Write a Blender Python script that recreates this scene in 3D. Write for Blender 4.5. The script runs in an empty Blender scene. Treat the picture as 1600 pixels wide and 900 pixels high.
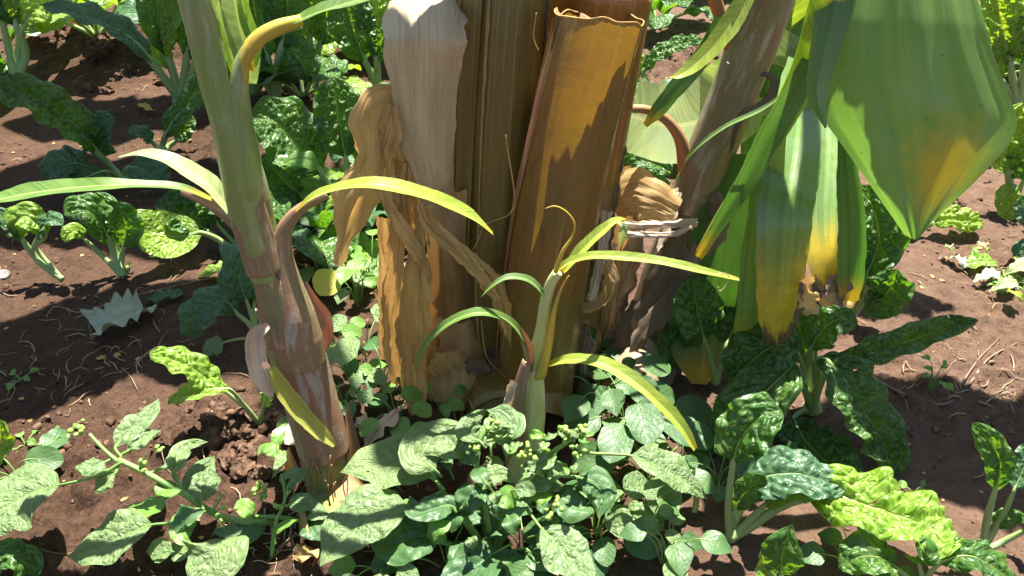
import bpy, math, random
import numpy as np
from mathutils import Vector

random.seed(7)
rng = np.random.default_rng(7)
R = math.radians
scene = bpy.context.scene
COL = scene.collection

# ------------------------------------------------------------------ camera
CAM_H, PITCH, FPX = 1.1, 35.0, 1256.0
cam_d = bpy.data.cameras.new('camera'); cam = bpy.data.objects.new('camera', cam_d); COL.objects.link(cam)
cam.location = (0, 0, CAM_H); cam.rotation_euler = (R(90 - PITCH), 0, 0)
cam_d.sensor_width = 36; cam_d.lens = FPX / 1600 * 36; cam_d.clip_end = 500; cam_d.clip_start = 0.02
cam_d.dof.use_dof = True; cam_d.dof.focus_distance = 1.4; cam_d.dof.aperture_fstop = 14
scene.camera = cam
# ------------------------------------------------------------------ world and sun
SUN_EL, SUN_AZ = 74.0, 20.0            # azimuth from +Y (away from the camera), negative = to the left
w = bpy.data.worlds.new('World'); scene.world = w; w.use_nodes = True
wn = w.node_tree.nodes; bg = wn['Background']
sky = wn.new('ShaderNodeTexSky'); sky.sky_type = 'NISHITA'; sky.sun_disc = False
sky.sun_elevation = R(SUN_EL); sky.sun_rotation = R(SUN_AZ)
w.node_tree.links.new(sky.outputs[0], bg.inputs[0]); bg.inputs[1].default_value = 0.05
SUNV = Vector((math.sin(R(SUN_AZ)) * math.cos(R(SUN_EL)), math.cos(R(SUN_AZ)) * math.cos(R(SUN_EL)), math.sin(R(SUN_EL))))
sd = bpy.data.lights.new('sun', 'SUN'); sd.energy = 5.0; sd.angle = R(0.55); sd.color = (1.0, 0.955, 0.88)
so = bpy.data.objects.new('sun', sd); COL.objects.link(so); so.rotation_euler = (-SUNV).to_track_quat('-Z', 'Y').to_euler()
scene.view_settings.view_transform = 'Standard'; scene.view_settings.look = 'None'
scene.view_settings.exposure = 2.15; scene.view_settings.gamma = 1.0; scene.view_settings.use_curve_mapping = False
scene.cycles.max_bounces = 8; scene.cycles.transparent_max_bounces = 8

# ------------------------------------------------------------------ pixel helpers (1600x900 photo)
CP, SP = math.cos(R(PITCH)), math.sin(R(PITCH))
def ray(px, py):
    a, b = (px - 800) / FPX, -(py - 450) / FPX
    return np.array([a, CP + b * SP, -SP + b * CP])
def G(px, py, z=0.0):
    d = ray(px, py); t = (z - CAM_H) / d[2]; return np.array([0, 0, CAM_H]) + d * t
def atY(px, py, Y):
    d = ray(px, py); p = np.array([0, 0, CAM_H]) + d * (Y / d[1])
    return p if p[2] > 0.012 else G(px, py, 0.012)
def depth(p): return (p[1] * CP - (p[2] - CAM_H) * SP)
def px2m(px, p): return px * depth(p) / FPX

# ------------------------------------------------------------------ numpy gradient noise
_perm = rng.permutation(512).astype(np.int64); _perm = np.concatenate([_perm, _perm])
_g = rng.normal(size=(512, 3)); _g /= np.linalg.norm(_g, axis=1)[:, None]
def noise(x, y=0.0, z=0.0):
    x, y, z = np.broadcast_arrays(np.asarray(x, float), np.asarray(y, float), np.asarray(z, float))
    xi, yi, zi = np.floor(x).astype(np.int64), np.floor(y).astype(np.int64), np.floor(z).astype(np.int64)
    xf, yf, zf = x - xi, y - yi, z - zi
    f = lambda t: t * t * t * (t * (t * 6 - 15) + 10)
    u, v, w_ = f(xf), f(yf), f(zf); out = 0
    for a in (0, 1):
        for b in (0, 1):
            for c in (0, 1):
                h = _perm[(_perm[(_perm[(xi + a) & 511] + yi + b) & 511] + zi + c) & 511]
                g = _g[h]
                d = g[..., 0] * (xf - a) + g[..., 1] * (yf - b) + g[..., 2] * (zf - c)
                out = out + d * (u if a else 1 - u) * (v if b else 1 - v) * (w_ if c else 1 - w_)
    return out * 1.7
def fbm(x, y, z=0.0, o=4):
    s, a = 0, 1.0
    for i in range(o): s = s + a * noise(x * 2**i, y * 2**i, z + 7.3 * i); a *= .5
    return s

# ------------------------------------------------------------------ object helpers
def tag(o, label=None, cat=None, group=None, kind=None):
    if label: o['label'] = label
    if cat: o['category'] = cat
    if group: o['group'] = group
    if kind: o['kind'] = kind
    return o
def thing(name, label, cat, loc=(0, 0, 0), group=None):
    o = bpy.data.objects.new(name, None); COL.objects.link(o); o.location = [float(c) for c in loc]
    o.empty_display_size = .03
    return tag(o, label, cat, group)
def rootloc(o):
    v = Vector((0, 0, 0))
    while o: v = v + Vector(o.location); o = o.parent
    return np.array(v)
def mesh(name, V, F, mat, parent=None, uv=None, uvm=None, smooth=True):
    """V (n,3) world points, F (m,4) or (m,3) faces, uv per vertex"""
    me = bpy.data.meshes.new(name); V = np.asarray(V, float)
    if parent is not None: V = V - rootloc(parent)
    F = np.asarray(F, np.int32); k = F.shape[1]
    me.vertices.add(len(V)); me.vertices.foreach_set('co', V.astype(np.float32).ravel())
    me.loops.add(F.size); me.loops.foreach_set('vertex_index', F.ravel())
    me.polygons.add(len(F)); me.polygons.foreach_set('loop_start', np.arange(0, F.size, k, dtype=np.int32))
    me.polygons.foreach_set('loop_total', np.full(len(F), k, np.int32))
    me.polygons.foreach_set('use_smooth', np.full(len(F), smooth))
    for nm, U in (('UVMap', uv), ('metric', uvm)):
        if U is not None:
            l = me.uv_layers.new(name=nm); l.data.foreach_set('uv', np.asarray(U, np.float32)[F.ravel()].ravel())
    me.update(calc_edges=True); me.validate()
    me.materials.append(mat)
    o = bpy.data.objects.new(name, me); COL.objects.link(o)
    if parent is not None: o.parent = parent
    return o
def gridF(nv, nu, close=False):
    i = np.arange(nv - 1)[:, None] * nu; j = np.arange(nu if close else nu - 1)[None, :]; j2 = (j + 1) % nu
    return np.stack([i + j, i + j2, i + nu + j2, i + nu + j], -1).reshape(-1, 4)
def spline(P, n):
    P = np.asarray(P, float)
    if len(P) == 2: t = np.linspace(0, 1, n)[:, None]; return P[0] * (1 - t) + P[1] * t
    Q = np.vstack([2 * P[0] - P[1], P, 2 * P[-1] - P[-2]])
    seg = np.linalg.norm(np.diff(P, axis=0), axis=1) ** .5 + 1e-6
    T = np.concatenate([[0], np.cumsum(seg)]); T = np.concatenate([[-seg[0]], T, [T[-1] + seg[-1]]])
    m = np.zeros_like(P)
    for k in range(len(P)):
        a, b = T[k + 1] - T[k], T[k + 2] - T[k + 1]
        m[k] = ((Q[k + 1] - Q[k]) / a * b + (Q[k + 2] - Q[k + 1]) / b * a) / (a + b)
    fine = []
    for k in range(len(P) - 1):
        h = T[k + 2] - T[k + 1]
        for t in np.linspace(0, 1, 24, endpoint=False):
            fine.append((2*t**3-3*t**2+1)*P[k] + (t**3-2*t**2+t)*h*m[k] + (-2*t**3+3*t**2)*P[k+1] + (t**3-t**2)*h*m[k+1])
    fine.append(P[-1]); fine = np.array(fine)
    L = np.concatenate([[0], np.cumsum(np.linalg.norm(np.diff(fine, axis=0), axis=1))])
    s = np.linspace(0, L[-1], n)
    return np.stack([np.interp(s, L, fine[:, c]) for c in range(3)], 1)
def length(P): return float(np.linalg.norm(np.diff(P, axis=0), axis=1).sum())
def nrm(v): return v / (np.linalg.norm(v, axis=-1, keepdims=True) + 1e-9)
def frames(P, n0):
    T = nrm(np.gradient(P, axis=0)); n0 = np.broadcast_to(np.asarray(n0, float), P.shape)
    S = nrm(np.cross(T, n0)); return T, S, nrm(np.cross(S, T))
def prof(tab, v):
    a = np.array(tab, float); return np.interp(v, a[:, 0], a[:, 1])

PROF = {
 'chard': [(0, .10), (.04, .32), (.12, .62), (.25, .88), (.42, 1), (.6, .99), (.75, .88), (.87, .66), (.95, .4), (1, .05)],
 'ovate': [(0, .03), (.04, .22), (.1, .55), (.2, .86), (.33, 1), (.48, .97), (.64, .78), (.78, .52), (.9, .24), (1, .01)],
 'round': [(0, .05), (.04, .45), (.14, .8), (.3, .97), (.5, 1), (.7, .9), (.85, .65), (.95, .36), (1, .03)],
 'strap': [(0, .45), (.1, .7), (.3, 1), (.6, .95), (.8, .7), (.93, .4), (1, .05)],
 'lance': [(0, .12), (.1, .4), (.3, .9), (.45, 1), (.6, .9), (.8, .55), (.93, .22), (1, .02)],
 'lobe': [(0, .6), (.2, .85), (.5, 1), (.8, 1), (.92, .9), (.97, .65), (1, .25)],
 'full': [(0, 1), (1, 1)],
 'fan': [(0, .08), (.1, .3), (.25, .7), (.45, 1), (.7, .98), (.85, .8), (.95, .5), (1, .2)],
}
CAMP = np.array([0, 0, CAM_H])
def blade(name, P, width, mat, parent=None, shape='ovate', nu=17, nv=36, fold=15, curl=0.0, ruffle=0.0, rfreq=5,
          bub=0.0, nbub=9, twist=(0, 0), n0=None, upw=.5, edge=.06, seed=None, thick=0.0, wtab=None, cup=0.0, pleat=0.0):
    """leaf blade along the spine P (list of 3-D points); width = half width in metres; fold in degrees"""
    sd_ = random.random() * 100 if seed is None else seed
    C = spline(P, nv); L = length(C)
    if n0 is None:
        n0 = nrm(CAMP - C) * (1 - upw) + np.array([0, 0, 1]) * upw
    T, S, N = frames(C, n0)
    v = np.linspace(0, 1, nv); v = v
    tw = np.radians(np.interp(v, np.linspace(0, 1, len(twist)), twist))[:, None]
    S, N = S * np.cos(tw) + N * np.sin(tw), N * np.cos(tw) - S * np.sin(tw)
    u = np.linspace(-1, 1, nu)
    W = width * prof(wtab or PROF[shape], v)
    U, V = np.meshgrid(u, v); A = np.abs(U)
    Wl = W[:, None] * (1 + edge * 2.4 * noise(V * L / max(width, .01) * 1.3 + sd_, np.sign(U) * 3.3, sd_) * A + edge * .6 * noise(V * L / max(width, .01) * 4 + sd_, np.sign(U) * 9.3) * A)
    fo = np.radians(fold)
    X = U * Wl * np.cos(fo * np.ones_like(A))
    Z = A * Wl * np.sin(fo) + curl * U**2 * Wl + cup * Wl * np.sin(V * np.pi)
    if ruffle:
        Z += ruffle * A**2.2 * (np.sin(V * rfreq * 2 * np.pi + np.sign(U) * 1.7 + sd_) * .7 + 1.3 * noise(V * rfreq * 1.4, np.sign(U) * 5, sd_)) * np.sqrt(W / width)[:, None]
    if bub:
        ph = V * nbub - A * nbub * .33 + .25 * noise(U * 2, V * 4, sd_)
        q = np.abs(np.sin(np.pi * ph)) ** .6
        mu, mv = U * width, V * L
        q2 = np.abs(noise(mu * 62 + sd_, mv * 62, 3.3)) * 1.7 + np.abs(noise(mu * 120 + sd_, mv * 120, 7.3)) * .45
        Z += bub * (q * (.35 + A) * .8 + q2 * 1.3) * np.clip(A * 6, 0, 1) * (1 - .75 * A**5) * np.clip(W / width * 1.4, 0, 1)[:, None]
    if pleat:
        Z += pleat * (1.6 * noise(U * 2.0 + sd_, V * 3, 1.1) * .7 + .6 * noise(U * 6 + sd_, V * 3.5, 2.2) + .5 * noise(U * 15, V * 5 + sd_, 3.3)) * np.clip(W / width, .25, 1)[:, None]
        X += pleat * .8 * noise(U * 1.5, V * 7 + sd_, 5.5)
    pts = C[:, None] + S[:, None] * X[..., None] + N[:, None] * Z[..., None]
    Vv = pts.reshape(-1, 3); uv = np.stack([U, V], -1).reshape(-1, 2); um = np.stack([U * width + sd_, V * L], -1).reshape(-1, 2)
    F = gridF(nv, nu)
    if thick:
        n2 = np.repeat(N[:, None], nu, 1).reshape(-1, 3)
        k = len(Vv); Vv = np.vstack([Vv, Vv - n2 * thick]); uv = np.vstack([uv, uv]); um = np.vstack([um, um])
        b = np.concatenate([np.arange(nu - 1), np.arange(nu - 1, k - 1, nu), np.arange(k - 1, k - nu, -1), np.arange(k - nu, 0, -nu)])
        b2 = np.roll(b, -1)
        F = np.vstack([F, F[:, ::-1] + k, np.stack([b, b + k, b2 + k, b2], 1)])
    return mesh(name, Vv, F, mat, parent, uv, um)
def tube(name, P, rad, mat, parent=None, seg=10, n=None, flat=1.0, wob=0.0, cap=True, n0=(0.01, -1, .05), a0=None, data=False, wf=30):
    """tapered tube; rad = list of radii spread along the path"""
    n = n or max(6, len(P) * 5); C = spline(P, n); T, S, N = frames(C, n0)
    r = np.interp(np.linspace(0, 1, n), np.linspace(0, 1, len(rad)), rad)
    a = np.linspace(0, 2 * np.pi, seg, endpoint=False)
    L = length(C); s = np.linspace(0, L, n)
    rr = r[:, None] * (1 + wob * noise(s[:, None] * wf, np.cos(a)[None] * 1.5, np.sin(a)[None] * 1.5 + 3))
    pts = C[:, None] + S[:, None] * (rr * np.sin(a))[..., None] + N[:, None] * (rr * flat * np.cos(a))[..., None]
    V = pts.reshape(-1, 3); F = gridF(n, seg, True)
    uv = np.stack(np.broadcast_arrays(np.abs(a[None] / np.pi - 1) * 2 - 1 , (s / L)[:, None]), -1).reshape(-1, 2)
    um = np.stack(np.broadcast_arrays(a[None] * r.mean(), s[:, None]), -1).reshape(-1, 2)
    if cap:
        k = len(V); V = np.vstack([V, C[0], C[-1]]); uv = np.vstack([uv, [0, 0], [0, 1]]); um = np.vstack([um, [0, 0], [0, L]])
        j = np.arange(seg); j2 = (j + 1) % seg; e = (n - 1) * seg
        F = np.vstack([F, np.stack([j2, j, np.full(seg, k), np.full(seg, k)], 1), np.stack([e + j, e + j2, np.full(seg, k + 1), np.full(seg, k + 1)], 1)])
    if data: return V, F, uv, um
    return quad_mesh(name, V, F, mat, parent, uv, um)
def quad_mesh(name, V, F, mat, parent, uv, um):
    """accepts quads whose last two indices may be equal (triangles)"""
    me = bpy.data.meshes.new(name); off = rootloc(parent) if parent is not None else 0
    V = np.asarray(V) - off
    me.from_pydata(V.tolist(), [], [tuple(f[:3]) if f[2] == f[3] else tuple(f) for f in F.tolist()])
    me.polygons.foreach_set('use_smooth', [True] * len(me.polygons))
    vi = np.zeros(len(me.loops), np.int32); me.loops.foreach_get('vertex_index', vi)
    for nm, U in (('UVMap', uv), ('metric', um)):
        l = me.uv_layers.new(name=nm); l.data.foreach_set('uv', np.asarray(U, np.float32)[vi].ravel())
    me.materials.append(mat); o = bpy.data.objects.new(name, me); COL.objects.link(o)
    if parent is not None: o.parent = parent
    return o
def join_tubes(name, items, mat, parent=None):
    Vs, Fs, us, ms, k = [], [], [], [], 0
    for V, F, uv, um in items:
        Vs.append(V); Fs.append(F + k); us.append(uv); ms.append(um); k += len(V)
    return quad_mesh(name, np.vstack(Vs), np.vstack(Fs), mat, parent, np.vstack(us), np.vstack(ms))
def shell(name, P, rad, span, mat, parent=None, nu=30, n=50, n0=(0, -1, .1), rim=0.0, wob=.04, thick=.004, flat=1.0, topcut=0.0, flare=None):
    """open curved sheath round a path; span = list of (start, end) degrees, 0 = facing the camera, + = right"""
    C = spline(P, n); T, S, N = frames(C, n0); sd_ = random.random() * 50
    v = np.linspace(0, 1, n)
    r = np.interp(v, np.linspace(0, 1, len(rad)), rad)
    sp = np.array(span, float); k = np.linspace(0, 1, len(sp))
    a0, a1 = np.interp(v, k, sp[:, 0]), np.interp(v, k, sp[:, 1])
    u = np.linspace(0, 1, nu); A = np.radians(a0[:, None] + (a1 - a0)[:, None] * u)
    L = length(C)
    rr = r[:, None] * (1 + wob * noise(v[:, None] * 3 + sd_, np.cos(A) * 1.2, np.sin(A) * 1.2) + wob * .35 * noise(np.sin(A) * 7 + sd_, np.cos(A) * 7, v[:, None] * 1.5))
    if flare is not None: rr = rr * (1 + np.interp(v, np.linspace(0, 1, len(flare)), flare)[:, None] * (2 * np.abs(u - .5)) ** 3)
    zc = C[:, None] + (T[:, None] * (topcut * (v[:, None]**8) * (np.sin(A * 1.0 + 1) + .8 * noise(A * 2, sd_)))[..., None] if topcut else 0)
    outer = zc + S[:, None] * (-rr * np.sin(A))[..., None] * -1 + N[:, None] * (rr * flat * np.cos(A))[..., None]
    if thick == 0: shell.rim = outer[-1]
    r2 = rr - thick * (np.sin(u * np.pi)[None] ** .5 * .9 + .1)
    inner = zc + S[:, None] * (r2 * np.sin(A))[..., None] + N[:, None] * (r2 * flat * np.cos(A))[..., None]
    U, V = np.meshgrid(u * 2 - 1, v)
    uv = np.stack([U, V], -1).reshape(-1, 2); um = np.stack([U * r.mean() * 2 + sd_, V * L], -1).reshape(-1, 2)
    if thick == 0: return mesh(name, outer.reshape(-1, 3), gridF(n, nu), mat, parent, uv, um)
    Vv = np.vstack([outer.reshape(-1, 3), inner.reshape(-1, 3)]); k = n * nu
    F = gridF(n, nu); b = np.concatenate([np.arange(nu - 1), np.arange(nu - 1, k - 1, nu), np.arange(k - 1, k - nu, -1), np.arange(k - nu, 0, -nu)])
    b2 = np.roll(b, -1)
    F = np.vstack([F, F[:, ::-1] + k, np.stack([b, b + k, b2 + k, b2], 1)])
    return mesh(name, Vv, F, mat, parent, np.vstack([uv, uv]), np.vstack([um, um]))

def sheet(name, left, right, Y, mat, parent, nu=41, nv=90, bulge=.02, wave=.003, label=None):
    """blade between two edge lines given in the photo's pixels; Y = distance control values from its start to its tip"""
    e = []
    for L in (left, right):
        q = spline([(a, b, 0) for a, b in L], nv)
        Yv = np.interp(np.linspace(0, 1, nv), np.linspace(0, 1, len(Y)), Y)
        e.append(np.array([atY(q[k, 0], q[k, 1], Yv[k]) for k in range(nv)]))
    u = np.linspace(-1, 1, nu); U, V = np.meshgrid(u, np.linspace(0, 1, nv)); h = (U[..., None] + 1) / 2
    P = e[0][:, None] * (1 - h) + e[1][:, None] * h
    N = nrm(np.cross(e[1] - e[0], np.gradient(e[0] + e[1], axis=0))); N = N * np.sign((N * (CAMP - e[0])).sum(1))[:, None]
    s_ = random.random() * 50
    P = P + N[:, None] * (bulge * np.cos(U * 1.4) + wave * noise(U * 3 + s_, V * 1.6) * 2 + wave * .5 * noise(U * 14 + s_, V * 1.2))[..., None]
    W = np.linalg.norm(e[1] - e[0], axis=1).max() / 2; L = length((e[0] + e[1]) / 2)
    o = mesh(name, P.reshape(-1, 3), gridF(nv, nu), mat, parent, np.stack([U, V], -1).reshape(-1, 2), np.stack([U * W + s_, V * L], -1).reshape(-1, 2))
    if label: o['label'] = label
    return o
# ------------------------------------------------------------------ node helpers
class NT:
    def __init__(s, name):
        s.m = bpy.data.materials.new(name); s.m.use_nodes = True; s.t = s.m.node_tree; s.t.nodes.clear()
        s.out = s.t.nodes.new('ShaderNodeOutputMaterial')
    def n(s, typ, attrs=None, **inp):
        nd = s.t.nodes.new('ShaderNode' + typ)
        for k, v in (attrs or {}).items(): setattr(nd, k, v)
        for k, v in inp.items():
            k = int(k[1:]) if k[0] == 'i' and k[1:].isdigit() else k.replace('_', ' ')
            s.set(nd.inputs[k], v)
        return nd
    def set(s, sock, v):
        if isinstance(v, bpy.types.NodeSocket): s.t.links.new(v, sock)
        elif isinstance(v, (tuple, list)) and len(v) == 3 and sock.type == 'RGBA': sock.default_value = (*v, 1)
        else: sock.default_value = v
    def M(s, op, a, b=0.0, c=0.0, clamp=False):
        nd = s.t.nodes.new('ShaderNodeMath'); nd.operation = op; nd.use_clamp = clamp
        for i, v in enumerate((a, b, c)): s.set(nd.inputs[i], v)
        return nd.outputs[0]
    def mix(s, f, a, b, blend='MIX'):
        nd = s.t.nodes.new('ShaderNodeMix'); nd.data_type = 'RGBA'; nd.blend_type = blend
        s.set(nd.inputs[0], f); s.set(nd.inputs[6], a); s.set(nd.inputs[7], b); return nd.outputs[2]
    def ramp(s, x, lo, hi, a=0.0, b=1.0):
        return s.n('MapRange', {'interpolation_type': 'SMOOTHSTEP'}, Value=x, From_Min=lo, From_Max=hi, To_Min=a, To_Max=b).outputs[0]
    def noise(s, vec, scale, detail=3, rough=.55, dist=0.0):
        return s.n('TexNoise', Vector=vec, Scale=scale, Detail=detail, Roughness=rough, Distortion=dist).outputs[0]
    def bump(s, h, strength=.5, dist=.002, prev=None):
        nd = s.n('Bump', Height=h, Strength=strength, Distance=dist)
        if prev is not None: s.set(nd.inputs['Normal'], prev)
        return nd.outputs[0]
    def uv(s, name='UVMap'): return s.n('UVMap', {'uv_map': name}).outputs[0]
    def scale(s, vec, x, y, z=1): return s.n('Mapping', Vector=vec, Scale=(x, y, z)).outputs[0]
    def finish(s, col, rough, normal=None, transl=0.0, tcol=None, spec=.5, coat=0, hole=None):
        p = s.n('BsdfPrincipled', Base_Color=col, Roughness=rough); p.inputs['Specular IOR Level'].default_value = spec
        if coat: p.inputs['Coat Weight'].default_value = coat
        if normal is not None: s.set(p.inputs['Normal'], normal)
        sh = p.outputs[0]
        if transl:
            t = s.n('BsdfTranslucent', Color=tcol if tcol is not None else col)
            if normal is not None: s.set(t.inputs['Normal'], normal)
            ms = s.n('MixShader', i0=transl, i1=sh, i2=t.outputs[0]); sh = ms.outputs[0]
        if hole is not None: sh = s.n('MixShader', i0=hole, i1=sh, i2=s.n('BsdfTransparent').outputs[0]).outputs[0]
        s.t.links.new(sh, s.out.inputs[0]); return s.m

def leafmat(name, c1, c2, vein, nv=8, slope=.33, rough=.4, transl=.35, tmul=(1.5, 1.7, .6), bump=.6, cell=90, midw=.045, spec=.5, veinw=.05, veinamt=.5, dust=0.0, crinkle=True):
    s = NT(name); uv = s.uv(); sep = s.n('SeparateXYZ', Vector=uv); U, V = sep.outputs[0], sep.outputs[1]; m = s.uv('metric')
    A = s.M('ABSOLUTE', U)
    oi = s.n('ObjectInfo').outputs['Random']
    nz = s.noise(m, 14, 3); n2 = s.noise(m, 60, 4, .6)
    # side veins run obliquely from the midrib
    ph = s.M('ADD', s.M('SUBTRACT', s.M('MULTIPLY', V, nv), s.M('MULTIPLY', A, nv * slope)), s.M('MULTIPLY', nz, .5))
    fr = s.M('ABSOLUTE', s.M('SUBTRACT', s.M('FRACT', ph), .5))          # .5 at vein
    line = s.ramp(fr, .5 - veinw, .5)
    line = s.M('MULTIPLY', line, s.ramp(A, 1.0, .55))
    taper = s.M('SUBTRACT', 1.15, V); mid = s.ramp(A, s.M('MULTIPLY', taper, midw * 1.6), s.M('MULTIPLY', taper, midw * .6))
    vo = s.n('TexVoronoi', {'feature': 'DISTANCE_TO_EDGE'}, Vector=s.n('VectorMath', {'operation': 'ADD'}, i0=m, i1=s.n('Combine' + 'XYZ', X=s.M('MULTIPLY', n2, .012), Y=s.M('MULTIPLY', nz, .02)).outputs[0]).outputs[0], Scale=cell)
    vd = vo.outputs['Distance']; net = s.ramp(vd, .12, 0)
    vv = s.M('MAXIMUM', s.M('MULTIPLY', line, veinamt), s.M('MAXIMUM', mid, s.M('MULTIPLY', net, veinamt * .45)))
    base = s.mix(s.ramp(nz, .3, .7), c1, c2); base = s.mix(s.M('MULTIPLY', oi, .5), base, tuple(x * y for x, y in zip(c2, (1.35, 1.1, .9))))
    if dust: base = s.mix(s.M('MULTIPLY', s.ramp(n2, .4, .75), dust), base, (.32, .33, .27))
    # small holes of wear: brown specks
    sp = s.ramp(s.noise(m, 130, 2, .5), .735, .76); base = s.mix(s.M('MULTIPLY', sp, .7), base, (.16, .11, .04))
    col = s.mix(s.M('MULTIPLY', vv, .85), base, vein)
    hn = s.noise(m, 48, 1.5, .5); hole = s.M('MULTIPLY', s.ramp(hn, .742, .75), s.M('GREATER_THAN', A, .12)); col = s.mix(s.ramp(hn, .72, .74), col, (.2, .15, .05))
    h = s.M('SUBTRACT', s.M('MULTIPLY', s.ramp(vd, 0, .35), .6 if crinkle else .15), s.M('MULTIPLY', s.M('MAXIMUM', line, mid), .9))
    h = s.M('ADD', h, s.M('MULTIPLY', n2, .5))
    nrml = s.bump(h, bump, .0055)
    tcol = s.mix(1.0, col, (*tmul,), 'MULTIPLY')
    return s.finish(col, s.ramp(n2, .2, .8, rough - .1, rough + .14), nrml, transl, tcol, spec, hole=hole)
def bananamat(name, c1, c2, veins='across', nv=60, slope=.4, tip=None, brown=None, rough=.42, transl=.4, tmul=(1.5, 1.55, .5), mid=(.35, .42, .15), midw=.05, edge=0.0, spec=.45, wax=.25, ycol=(.42, .26, .025), patch=None, stripe=.45, tn=.18, basey=0):
    s = NT(name); sep = s.n('SeparateXYZ', Vector=s.uv()); U, V = sep.outputs[0], sep.outputs[1]; m = s.uv('metric'); A = s.M('ABSOLUTE', U)
    nz = s.noise(m, 9, 4); n2 = s.noise(m, 40, 4)
    if veins == 'across': co = s.n('CombineXYZ', X=s.M('MULTIPLY', s.M('SUBTRACT', V, s.M('MULTIPLY', A, slope * .2)), nv), Y=s.M('MULTIPLY', U, .6)).outputs[0]
    else: co = s.n('CombineXYZ', X=s.M('MULTIPLY', U, nv * .35), Y=s.M('MULTIPLY', V, .8)).outputs[0]
    st = s.noise(co, 1.0, 4, .65); st2 = s.noise(co, .22, 2)
    base = s.mix(s.ramp(st2, .35, .65), c1, c2); base = s.mix(s.M('MULTIPLY', s.ramp(st, .45, .62), stripe), base, tuple(x * 1.5 for x in c2))
    base = s.mix(s.M('MULTIPLY', s.ramp(nz, .45, .75), wax), base, (.25, .33, .25))
    if mid is not None: base = s.mix(s.ramp(A, midw * 1.5, midw * .7), base, mid)
    if patch:
        d = s.n('VectorMath', {'operation': 'DISTANCE'}, i0=s.n('CombineXYZ', X=U, Y=s.M('MULTIPLY', V, 3.3)).outputs[0], i1=(patch[0], patch[1] * 3.3, 0)).outputs['Value']
        base = s.mix(s.ramp(s.M('ADD', d, s.M('MULTIPLY', s.M('SUBTRACT', n2, .5), .6)), patch[2], patch[2] * .1, 0, .85), base, ycol)
    if basey: base = s.mix(s.ramp(s.M('ADD', V, s.M('MULTIPLY', A, .06)), basey, basey * .25), base, (.50, .33, .04))
    if tip is not None:
        vv = s.M('ADD', V, s.M('MULTIPLY', s.M('SUBTRACT', s.noise(co, .5, 3), .5), tn)); vv = s.M('ADD', vv, s.M('MULTIPLY', A, edge))
        base = s.mix(s.ramp(vv, tip - .1, tip + .1), base, s.mix(s.ramp(n2, .35, .65), ycol, tuple(x * .8 for x in ycol)))
        if brown is not None: base = s.mix(s.ramp(s.M('ADD', vv, s.M('MULTIPLY', n2, .08)), brown + .02, brown + .06), base, (.13, .08, .045))
    sp = s.ramp(s.noise(m, 170, 2, .5), .71, .735); base = s.mix(s.M('MULTIPLY', sp, .75), base, (.05, .04, .02))
    nr = s.bump(st, .35, .0015)
    return s.finish(base, s.ramp(n2, .3, .7, rough - .06, rough + .1), nr, transl, s.mix(1.0, base, tmul, 'MULTIPLY'), spec)
def fibremat(name, cols, rough=.6, transl=.0, tcol=None, nf=60, blotch=.5, bump=.5, spec=.3, speck=.5, wax=0.0, waxcol=(.5, .47, .4), kv=1.2, uvn='metric', spk=(.05, .025, .012), streak=.45, stain=0.0, vg=None):
    """long fibres running along V; cols = three colours"""
    s = NT(name); m = s.uv(uvn)
    co = s.scale(m, nf * 10, kv * 6); st = s.noise(co, 1.0, 5, .65, .3); lo = s.noise(s.scale(m, 18, 3), 1.0, 4, .55, .8); bl = s.noise(m, 9, 5, .6)
    c = s.mix(s.ramp(lo, .38, .62), cols[0], cols[1]); c = s.mix(s.M('MULTIPLY', s.ramp(bl, .42, .68), blotch), c, cols[2])
    c = s.mix(s.M('MULTIPLY', s.ramp(st, .5, .35), streak), c, tuple(x * .45 for x in cols[0]))
    if wax: c = s.mix(s.M('MULTIPLY', s.M('MULTIPLY', s.ramp(s.noise(s.scale(m, 60, 9), 1.0, 5, .7), .48, .62), s.ramp(bl, .35, .6)), wax), c, waxcol)
    sp = s.ramp(s.noise(s.scale(m, 260, 150), 1.0, 3, .6), .64, .69); c = s.mix(s.M('MULTIPLY', s.M('MULTIPLY', sp, s.ramp(lo, .45, .6)), speck), c, spk)
    if stain: c = s.mix(s.M('MULTIPLY', s.ramp(s.noise(s.scale(m, 34, 5), 1.0, 6, .7, 1.5), .54, .68), stain), c, (.045, .026, .012)); c = s.mix(s.M('MULTIPLY', s.ramp(s.noise(s.scale(m, 120, 1.6), 1.0, 3, .6), .56, .66), stain * .7), c, (.33, .24, .11))
    if vg: c = s.mix(s.ramp(s.M('ADD', s.n('SeparateXYZ', Vector=s.uv()).outputs[1], s.M('MULTIPLY', s.M('SUBTRACT', bl, .5), .5)), vg[0], vg[1]), c, s.mix(s.ramp(lo, .35, .6), vg[2], tuple(x * .6 for x in vg[2])))
    n1 = s.bump(st, bump, .002); n1 = s.bump(bl, .3, .01, n1)
    return s.finish(c, s.ramp(st, .3, .7, rough + .1, rough - .08), n1, transl, tcol if tcol is not None else s.mix(1.0, c, (1.5, 1.15, .6), 'MULTIPLY'), spec)
def flatmat(name, c1, c2, rough=.5, scale=40, transl=0.0, bump=.2, spec=.4, coords='Object'):
    s = NT(name); co = s.n('TexCoord').outputs[coords]; n = s.noise(co, scale, 4); c = s.mix(s.ramp(n, .35, .65), c1, c2)
    return s.finish(c, rough, s.bump(n, bump, .002), transl, s.mix(1.0, c, (1.4, 1.5, .6), 'MULTIPLY'), spec)

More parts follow.
